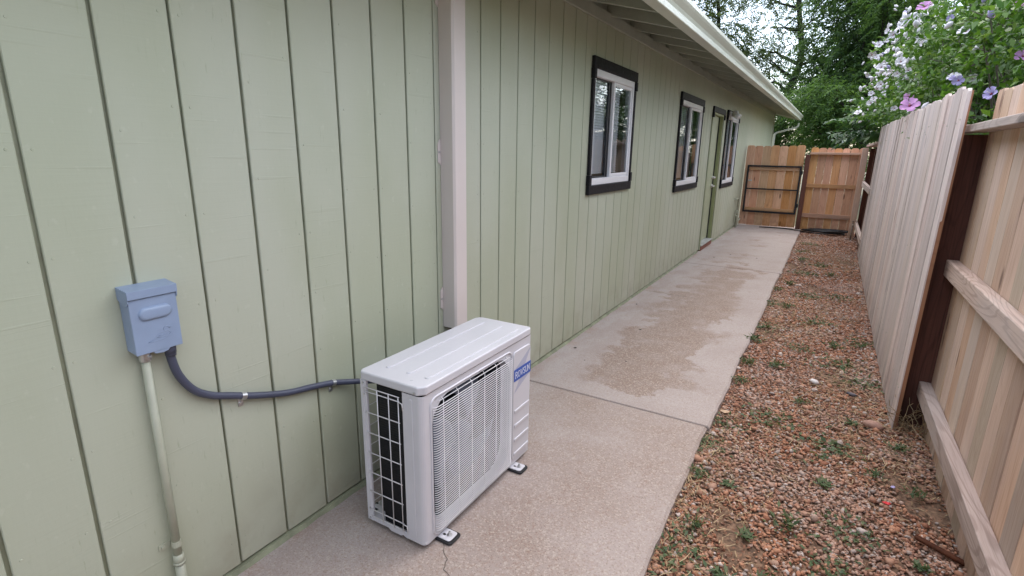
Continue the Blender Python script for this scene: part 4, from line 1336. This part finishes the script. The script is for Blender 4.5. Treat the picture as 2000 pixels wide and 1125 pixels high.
# airy tree with dark forked trunk against the sky
cl = [((-0.2, 26.2, 5.6), 0.9), ((0.4, 26.0, 6.9), 1.0), ((-1.2, 26.0, 6.6), 1.0), ((-0.8, 26.4, 8.2), 1.1), ((0.3, 26.2, 8.8), 1.0), ((-1.9, 26.2, 7.8), 0.9), ((-1.3, 25.8, 5.3), 0.8), ((-0.3, 26, 9.8), 1.0), ((-1.6, 26.2, 9.4), 1.0), ((0.5, 26.0, 5.2), 0.65), ((-1.7, 26.5, 5.9), 0.7), ((0.2, 26.4, 4.2), 0.5), ((-1.0, 26.3, 4.6), 0.6)]
tree('airy_tree', 'airy tree with dark forked trunk seen against the sky above the gutter', (-0.55, 26.0, 0.0), [(-0.55, 26, 2.0), (-0.35, 26, 4.0), (-0.05, 26, 5.4), (-0.35, 26, 7.2), (-0.6, 26, 9.5)], cl, 0.23, M['leafT'], 33, 112, 0.5, 0.14, 0.028)
cl = [((-4.2, 25.5, 7.6), 1.0), ((-3.3, 25.2, 6.6), 0.9), ((-2.5, 25.4, 5.3), 0.9), ((-3.0, 25.6, 8.2), 1.0), ((-4.9, 25.6, 8.8), 1.1), ((-3.9, 25.6, 9.4), 1.1), ((-2.3, 25.3, 4.3), 0.8), ((-3.4, 25.2, 5.4), 0.9), ((-5.4, 25.6, 7.6), 1.0), ((-2.6, 25.5, 6.4), 0.8), ((-1.9, 25.3, 4.6), 0.6), ((-2.0, 25.4, 5.6), 0.6), ((-3.1, 25.4, 4.4), 0.8)]
tree('airy_tree', 'leafy tree whose crown shows above the middle of the gutter', (-3.4, 25.6, 0.0), [(-3.4, 25.6, 2.5), (-3.2, 25.5, 5.2), (-3.4, 25.6, 7.5), (-3.8, 25.6, 9.5)], cl, 0.15, M['leafT'], 34, 150, 0.5, 0.14, 0.030)
# far tree line beyond
cl = scatter_clumps(30, 6.5, 5.5, 27.5, 2.0, 4.0, 4.5, 1.1, 1.7, 25)
tree('locust_tree', 'dark green tree farther back, right of the dense locust', (6.4, 27.5, 0.0), [(6.4, 27.5, 3), (6.6, 27.4, 6.5)], cl, 0.22, M['leafD'], 35, 55, 0.6, 0.18, 0.040)
cl = scatter_clumps(22, -1.2, 3.6, 24.0, 1.2, 2.2, 1.5, 0.7, 1.1, 28)
tree('bushy_tree', 'low leafy tree filling the gap between house corner and gate', (-1.0, 24.2, 0.0), [(-1.0, 24.2, 0.8), (-0.9, 24.1, 2.2)], cl, 0.10, M['leafM'], 36, 150, 0.45, 0.13, 0.034)
# neighbour's trees on the right, seen mostly in the window panes
cl = scatter_clumps(26, 9.5, 2.4, 13.0, 3.5, 4.2, 3.2, 1.0, 1.5, 41)
tree('locust_tree', 'neighbouring green tree beyond the side fence, mirrored in the windows', (9.6, 13.0, 0.0), [(9.6, 13.0, 2), (9.5, 13.1, 5.5)], cl, 0.2, M['leafM'], 42, 45, 0.55, 0.18, 0.042)

# hibiscus bush hanging over the side fence
hb = empty('hibiscus_bush', (3.1, 7.4, 0.0), 'hibiscus bush with white and purple flowers spilling over the side fence', 'bush')
HB = np.array((3.1, 7.4, 0.0))
blobs = [((2.95, 8.7, 2.45), (1.02, 1.7, 1.05), 13500), ((3.05, 6.7, 2.35), (0.92, 1.5, 0.95), 12500), ((3.2, 5.1, 2.2), (0.82, 1.3, 0.85), 10000), ((3.5, 3.8, 2.0), (0.8, 1.2, 0.8), 4000), ((3.6, 7.2, 3.0), (1.0, 2.2, 0.9), 9000)]
rg = np.random.default_rng(77)
cs, ds = [], []
sm = MB()
for c_, q, n in blobs:
    c_, q = np.array(c_), np.array(q)
    ntw = n // 16
    u = unit(rg.normal(0, 1, (ntw, 3)))
    rr3 = rg.uniform(0.35, 1.0, (ntw, 1)) ** 0.45
    tw = c_ + u * q * rr3 * (1 + 0.10 * np.sin(u[:, :1] * 9 + u[:, 2:] * 7))
    td = unit(u + rg.normal(0, 0.35, (ntw, 3)) + np.array([-0.1, 0, 0.25]))
    k = np.arange(16) / 15
    ln_ = rg.uniform(0.15, 0.34, ntw)
    base = tw[:, None] + td[:, None] * ln_[:, None, None] * (k - 0.5)[None, :, None] + np.array([0, 0, -0.06]) * (k ** 2)[None, :, None]
    cs.append(base.reshape(-1, 3))
    ds.append((td[:, None] * 0.5 + rg.normal(0, 0.75, base.shape)).reshape(-1, 3))
    for i in range(0, ntw, 5):
        if tw[i][0] < 2.42:
            continue
        st_ = HB + np.array([rg.uniform(-0.1, 0.4), (c_[1] - 7.4) * 0.75 + rg.uniform(-0.3, 0.3), 0.0])
        lp = limb_path(st_, tw[i], rg, 6, 0.2)
        sm.tube([tuple(p - HB) for p in lp] + [tuple(tw[i] + td[i] * ln_[i] * 0.5 - HB)], list(np.linspace(0.014, 0.003, 8)), 5, False)
sm.build('stems', M['stem'], hb, smooth=True)
c_ = np.concatenate(cs); d_ = unit(np.concatenate(ds))
n = len(c_)
ok = ~((c_[:, 0] < 2.30) & (c_[:, 2] < 1.95 + 0.011 * (c_[:, 1] - 3.6)))
c_, d_ = c_[ok], d_[ok]
n = len(c_)
V, Fq = leaves(c_ - HB, d_, unit(np.array([-0.35, -0.2, 0.9]) + rg.normal(0, 0.4, (n, 3))), rg.uniform(0.04, 0.085, n), rg.uniform(0.012, 0.022, n), 0.18)
link('foliage', np_mesh('foliage', V, Fq, M['leafH']), hb)


def flower_meshes(size, mat, name):
    """five broad petals in a shallow cup with crimson heart and stamen column"""
    mb = MB()
    for k in range(5):
        a = 2 * math.pi * k / 5
        vs = []
        for rr4, hw, z in ((0.10, 0.08, 0.02), (0.45, 0.32, 0.12), (0.80, 0.46, 0.27), (1.02, 0.24, 0.20)):
            for s_ in (-1, 0, 1):
                x, y = rr4, hw * s_
                vs.append(((x * math.cos(a) - y * math.sin(a)) * size, (x * math.sin(a) + y * math.cos(a)) * size, (z - 0.09 * (s_ == 0) + 0.06 * (k % 2) + 0.07 * math.sin(3.1 * k + 2.3 * rr4 + s_)) * size))
        mb.add(vs, [(i * 3 + j, i * 3 + j + 1, i * 3 + j + 4, i * 3 + j + 3) for i in range(3) for j in range(2)])
    pm = mb.mesh(name, mat, True)
    hm = MB().tube([(0, 0, 0.0), (0, 0, 0.06 * size)], [0.14 * size, 0.19 * size], 8).mesh('heart', M['heart'], True)
    st_ = MB().tube([(0, 0, 0.05 * size), (0, 0, 0.55 * size)], [0.035 * size, 0.05 * size], 6).mesh('stamen', M['stamen'], True)
    return pm, hm, st_


FW = flower_meshes(0.043, M['petalW'], 'flower')
FP = flower_meshes(0.064, M['petalP'], 'flower')
FV = flower_meshes(0.045, M['petalV'], 'flower')
bud = MB().tube([(0, 0, 0), (0, 0, 0.02), (0, 0, 0.05), (0, 0, 0.075)], [0.006, 0.017, 0.020, 0.004], 8)
BW, BV = bud.mesh('bud', M['petalW'], True), bud.mesh('bud', M['petalV'], True)


def put_flower(p, fm, sc, rng_, face=(-0.5, -0.75, 0.35), jit=1.0):
    q = (Vector(face) + Vector((rng_.gauss(0, 0.5) * jit, rng_.gauss(0, 0.5) * jit, rng_.gauss(0, 0.45) * jit))).to_track_quat('Z', 'Y').to_euler()
    o = link('flower', fm[0], hb, Vector(p) - Vector(HB), q)
    o.scale = (sc, sc * rng_.uniform(0.75, 1.0), sc * (rng_.uniform(0.7, 2.2) if jit > 0.5 else 1.0))
    link('heart', fm[1], o)
    link('stamen', fm[2], o)


rf = random.Random(4)
for p, s in ((((2.22, 6.3, 2.85)), 0.95), ((2.22, 5.92, 1.99), 1.15), ((2.23, 6.3, 2.10), 0.65), ((2.60, 4.8, 2.49), 0.8), ((2.63, 4.6, 2.17), 0.7), ((2.58, 5.5, 2.59), 0.5)):
    put_flower(p, FP, s, rf, (-0.30, -0.75, 0.55), 0.45)
for p, s in (((2.36, 4.75, 2.06), 0.8), ((2.47, 4.3, 1.93), 0.85), ((2.36, 5.0, 2.10), 0.5), ((2.39, 6.0, 2.68), 0.7)):
    put_flower(p, FV, s, rf)
put_flower((2.46, 5.6, 2.50), FW, 1.35, rf)
for p in [(2.07, 7.4, 2.67), (2.15, 7.2, 2.52), (1.97, 7.9, 2.59), (2.05, 7.7, 2.44), (2.05, 7.8, 2.34), (2.0, 8.0, 2.32), (2.18, 6.6, 2.05), (2.05, 8.0, 2.26), (2.1, 7.6, 2.37), (1.93, 8.8, 2.14), (1.96, 8.4, 2.19), (1.93, 8.0, 2.85), (2.04, 7.3, 2.88), (2.1, 7.0, 2.85), (2.23, 6.4, 2.71), (2.24, 6.5, 2.6), (2.3, 6.3, 2.54), (2.22, 6.6, 2.71), (2.15, 7.0, 2.74), (2.23, 6.8, 2.37), (2.17, 7.0, 2.52), (2.0, 7.6, 2.91), (2.08, 7.2, 2.76), (2.27, 6.4, 2.63), (2.07, 7.6, 2.28), (1.97, 8.2, 2.45), (1.98, 8.1, 2.70), (2.02, 7.8, 2.55)]:
    put_flower((p[0] + rf.uniform(-0.05, 0.07), p[1] + rf.uniform(-0.05, 0.07), p[2] + rf.uniform(-0.04, 0.04)), FW, rf.uniform(0.65, 1.2), rf)
for i in range(26):
    u = Vector((rf.uniform(-1, -0.3), rf.uniform(-1, 0.2), rf.uniform(-0.3, 0.9))).normalized()
    c2, q2, _ = blobs[0] if i % 3 else blobs[1]
    p = (c2[0] + u.x * q2[0] * 0.99, c2[1] + u.y * q2[1] * 0.99, c2[2] + u.z * q2[2] * 0.99)
    if p[2] > 2.15 or p[0] > 2.4:
        put_flower(p, FW, rf.uniform(0.6, 1.1), rf)
WB = [(2.07, 7.4, 2.67), (2.15, 7.2, 2.52), (1.97, 7.9, 2.59), (2.05, 7.7, 2.44), (2.0, 8.0, 2.32), (2.1, 7.6, 2.37), (1.93, 8.8, 2.14), (2.04, 7.3, 2.88), (2.24, 6.5, 2.6), (2.23, 6.8, 2.37), (2.2, 6.9, 2.8)]
for i in range(100):
    c2 = WB[i % len(WB)]
    p = Vector((c2[0] + rf.gauss(0.02, 0.07), c2[1] + rf.gauss(0, 0.16), c2[2] + rf.gauss(0, 0.12)))
    o = link('bud', BW, hb, p - Vector(HB), (rf.uniform(-1.4, 1.4), rf.uniform(-1.4, 1.4), 0))
    o.scale = (rf.uniform(0.45, 0.8), rf.uniform(0.4, 0.7), rf.uniform(0.45, 0.8))
for i in range(60):
    u = Vector((rf.uniform(-1, -0.2), rf.uniform(-1, 0.4), rf.uniform(-0.5, 0.9))).normalized()
    c2, q2, _ = blobs[0] if i < 40 else blobs[1]
    p = Vector((c2[0] + u.x * q2[0] * 1.04, c2[1] + u.y * q2[1] * 1.04, c2[2] + u.z * q2[2] * 1.04))
    if p.z < 2.1 and p.x < 2.3:
        continue
    o = link('bud', BW if i % 5 else BV, hb, p - Vector(HB), (rf.uniform(-1, 1), rf.uniform(-1, 1), 0))
    o.scale = (rf.uniform(0.7, 1.15),) * 3

# tree-of-heaven sapling with fern-like fronds by the fence corner
sap = empty('frond_sapling', (2.62, 10.4, 0.0), 'sapling with long fern-like fronds drooping over the far fence corner', 'sapling')
SB = Vector((2.62, 10.4, 0.0))
MB().tube([(0, 0, 0), (-0.05, -0.02, 1.0), (-0.12, 0.0, 1.75), (-0.18, 0.0, 2.3)], [0.025, 0.02, 0.015, 0.008], 8).build('stem', M['stem'], sap, smooth=True)
rg = np.random.default_rng(15)
for i, (ax, ay, az, zl) in enumerate([(-0.95, -0.25, 0.30, 1.90), (-0.85, 0.05, 0.15, 1.92), (-0.75, -0.35, 0.35, 2.0), (-0.6, -0.6, 0.4, 2.05), (-0.9, 0.2, 0.30, 2.1), (-0.9, -0.3, 0.42, 2.12), (-0.8, 0.3, 0.40, 2.2), (-0.95, 0.0, 0.34, 2.02), (-0.5, -0.5, 0.5, 2.15), (-0.8, -0.05, 0.5, 2.2), (-0.3, -0.8, 0.3, 2.0), (0.4, -0.5, 0.4, 2.1), (-0.95, -0.1, 0.22, 1.86), (0.1, 0.7, 0.4, 2.1), (-0.7, 0.4, 0.1, 1.9)]):
    d_ = unit(np.array([[ax, ay, az]]))
    o_ = np.array([[-0.12, 0.0, zl - 0.02]])
    V, Fq = sprays(o_, d_, np.array([rg.uniform(0.75, 1.05)]), 17, 0.18, 0.034, rg, 0.28)
    link('frond', np_mesh('frond', V, Fq, M['leafF']), sap)

# weeds in the gravel
rg = np.random.default_rng(51)


def weed_mesh(kind, seed):
    r_ = np.random.default_rng(seed)
    n = {0: 60, 1: 34, 2: 90}[kind]
    az = r_.uniform(0, 6.28, n)
    if kind == 1:                                       # broad rosette
        d_ = np.stack([np.cos(az), np.sin(az), r_.uniform(0.15, 0.9, n)], -1)
        Lw, Ww = r_.uniform(0.02, 0.05, n), r_.uniform(0.005, 0.010, n)
    elif kind == 0:                                     # bushy
        d_ = np.stack([np.cos(az), np.sin(az), r_.uniform(0.2, 1.6, n)], -1)
        Lw, Ww = r_.uniform(0.015, 0.040, n), r_.uniform(0.003, 0.007, n)
    else:                                               # creeping runner
        d_ = np.stack([np.cos(az), np.sin(az), r_.uniform(0.0, 0.7, n)], -1)
        Lw, Ww = r_.uniform(0.015, 0.035, n), r_.uniform(0.004, 0.008, n)
    sp2_ = {0: 0.026, 1: 0.014, 2: 0.060}[kind]
    c = np.stack([r_.normal(0, sp2_, n), r_.normal(0, sp2_, n), r_.uniform(0, 0.03 if kind == 0 else 0.01, n)], -1)
    V, Fq = leaves(c, unit(d_), unit(np.array([0, 0, 1.0]) + r_.normal(0, 0.4, (n, 3))), Lw, Ww, 0.2)
    return np_mesh('weed', V, Fq, M['weed'])


wm = [[weed_mesh(k, 60 + k * 7 + i) for i in range(3)] for k in range(3)]
spots = [(1.771, 2.354, 0, 1.25), (1.60, 3.39, 2, 1.3), (1.93, 3.216, 2, 1.5), (1.901, 2.782, 1, 1.0), (1.987, 4.644, 2, 1.5), (1.36, 3.2, 2, 1.0), (1.37, 3.9, 0, 1.1), (1.36, 4.3, 0, 1.2), (1.35, 4.9, 0, 1.3), (1.37, 5.4, 2, 1.2), (1.34, 2.9, 2, 1.0), (1.36, 2.55, 0, 0.9), (1.62, 2.2, 1, 0.9), (1.95, 2.15, 2, 1.0), (1.58, 1.9, 1, 1.0), (1.72, 1.95, 0, 0.9), (1.5, 2.55, 1, 0.8), (2.13, 3.0, 0, 0.8), (1.55, 4.35, 0, 1.1), (1.95, 5.1, 0, 1.2), (1.8, 5.8, 2, 1.3), (1.5, 6.2, 0, 1.1), (1.7, 6.9, 2, 1.4), (1.45, 7.4, 0, 1.2), (2.0, 7.0, 2, 1.2), (1.6, 8.2, 2, 1.5), (1.5, 9.2, 0, 1.3), (1.75, 9.0, 2, 1.4), (1.45, 10.2, 2, 1.3), (1.9, 8.3, 0, 1.1), (2.25, 3.35, 0, 0.9), (2.3, 2.9, 0, 0.8), (2.12, 4.3, 2, 1.2), (2.15, 5.3, 2, 1.2), (1.42, 2.15, 0, 1.0), (1.38, 1.95, 2, 1.2), (2.0, 2.45, 2, 1.1), (2.25, 2.35, 1, 0.8), (1.75, 3.75, 0, 0.8), (1.68, 4.9, 2, 1.0), (2.05, 3.6, 1, 0.9), (1.34, 6.3, 2, 1.3), (1.36, 7.0, 0, 1.1), (1.55, 11.0, 2, 1.3)]
KINDW = ('upright bushy', 'broad-leaved', 'low creeping')
ORD = ('nearest', 'second nearest', 'third nearest', 'fourth nearest', 'fifth nearest', 'sixth nearest', 'seventh nearest', 'eighth nearest', 'ninth nearest', 'tenth nearest', 'eleventh nearest', 'twelfth nearest')
cnt = {}
for x, y, k, s_ in sorted(spots, key=lambda q: q[1]):
    zone = 'hugging the concrete edge' if x < 1.46 else 'close to the wood fence' if x > 1.98 else 'in mid gravel strip'
    i = cnt.get((k, zone), 0)
    cnt[(k, zone)] = i + 1
    o = link('weed', wm[k][int(rg.integers(3))], None, (x, y, float(bed_z(x, y)) + 0.012), (0, 0, float(rg.uniform(0, 6.28))))
    o.scale = (s_,) * 3
    tag(o, ORD[i] + ' ' + KINDW[k] + ' green weed ' + zone, 'weed', 'weeds in the gravel')

# dead vine tangled at the foot of the near fence post
n = 60
dv = MB()
rv = random.Random(6)
for i in range(34):
    x0, y0 = 2.33 + rv.uniform(-0.05, 0.06), 3.69 + rv.uniform(-0.10, 0.03)
    p = [Vector((x0, y0, 0.0))]
    d_ = Vector((rv.gauss(0, 0.5), rv.gauss(-0.1, 0.5), rv.uniform(0.2, 1.3))).normalized()
    for k in range(6):
        d_ = (d_ + Vector((rv.gauss(0, 0.4), rv.gauss(0, 0.4), rv.gauss(-0.05, 0.4)))).normalized()
        q = p[-1] + d_ * rv.uniform(0.02, 0.05)
        q.z = max(q.z, -0.02)
        q.x = min(max(q.x, 2.20), 2.40); q.y = min(q.y, 3.748)
        p.append(q)
    dv.tube([tuple(q - Vector((2.33, 3.66, -0.03))) for q in p], 0.0016, 4)
o = dv.build('dead_vine', M['straw'], loc=(2.33, 3.66, -0.03))
tag(o, 'dry tangled vine at the foot of the near red-brown fence post', 'dead vine')


# small things lying about
def curled(name, x, y, z, s, mat, label, cat, seed, group=None):
    r_ = random.Random(seed)
    vs, fs = [], []
    for i in range(5):
        for j in range(4):
            u, v = i / 4 - 0.5, j / 3 - 0.5
            w = 1 - 2.4 * v * v - 1.2 * u * u
            vs.append((u * 2 * s, v * 1.5 * s * (1.1 - abs(u) * 1.3), s * (0.55 * u * u + 0.5 * v * v) + r_.uniform(0, 0.12) * s))
    for i in range(4):
        for j in range(3):
            a = i * 4 + j
            fs.append((a, a + 4, a + 5, a + 1))
    o = MB().add(vs, fs).build(name, mat, loc=(x, y, z), smooth=True)
    o.rotation_euler = (0, 0, r_.uniform(0, 6.28))
    so = o.modifiers.new('thick', 'SOLIDIFY')
    so.thickness = 0.0012
    return tag(o, label, cat, group)


curled('dead_leaf', 1.352, 3.33, -0.020, 0.026, M['deadleaf'], 'pale curled dead leaf at the path edge by the slab joint', 'leaf', 1)
curled('flower_petal', 2.163, 2.761, -0.012, 0.016, M['redpetal'], 'single bright red petal lying on the gravel', 'petal', 2)
curled('flower_petal', 2.20, 2.93, -0.012, 0.012, M['petalV'], 'small violet petal on the gravel near the red one', 'petal', 3)
for i, (x, y, s_, w_) in enumerate([(0.11, 3.80, 0.014, 'by the siding just past the white unit'), (0.42, 4.55, 0.013, 'on the path, level with the first window'), (0.56, 3.75, 0.008, 'on the path, right of the one by the siding'), (0.13, 5.35, 0.012, 'by the siding under the first window'),
                                    (0.32, 8.6, 0.016, 'on the path before the door step'), (0.5, 9.0, 0.014, 'on the path beside the door step'), (0.28, 3.6, 0.006, 'tiny, between path joint and siding'), (0.9, 8.9, 0.012, 'on the path right of the door'), (0.16, 1.58, 0.006, 'tiny, between siding and white unit')]):
    curled('leaf_scrap', x, y, 0.0005, s_, M['speck'], 'dark dry leaf scrap ' + w_, 'leaf scrap', 10 + i, 'leaf scraps on the path')


def rock(x, y, s, mat, seed, label):
    r_ = np.random.default_rng(seed)
    V = ico_v * np.array([1.3, 0.9, 0.55]) * s * (1 + r_.normal(0, 0.1, (12, 1)))
    o = link('stone', np_mesh('stone', V, ico_f, mat, True), None, (x, y, -0.012), (0.2, 0.1, float(r_.uniform(0, 6))))
    sb = o.modifiers.new('round', 'SUBSURF')
    sb.levels = sb.render_levels = 1
    return tag(o, label, 'stone')


rock(1.826, 4.151, 0.040, M['whitestone'], 1, 'white flat stone lying on the gravel near the middle of the strip')
rock(2.15, 3.62, 0.062, m_plain('pink_stone', (0.36, 0.21, 0.16), 0.85, var=0.15, vscale=30), 2, 'flat pinkish stone in front of the near fence panel end')
rock(2.05, 4.05, 0.034, m_plain('slate_stone', (0.10, 0.09, 0.105), 0.7, var=0.1), 3, 'dark slate stone in the weeds beside the fence panel')
sc_ = MB().prism([(-0.09, -0.012), (0.08, -0.016), (0.095, -0.002), (0.07, 0.012), (-0.085, 0.014), (-0.10, 0.002)], 2, 0.0, 0.013).build('wood_scrap', M['post'], bevel=0.003, loc=(2.335, 2.50, -0.012))
sc_.rotation_euler = (0.1, 0.12, R(-18))
tag(sc_, 'short brown wood offcut on the gravel under the lowest fence rail', 'wood scrap')
tw_ = MB().tube(catmull([(-0.10, 0, 0), (-0.03, 0.015, 0.008), (0.05, 0.0, 0.004), (0.11, 0.02, 0.012)], 5), [0.004] * 16, 6).build('twig', m_plain('pale_twig', (0.33, 0.20, 0.13), 0.9), loc=(1.44, 3.26, -0.016), smooth=True)
tag(tw_, 'pale bent twig on the gravel beside the curled leaf', 'twig')
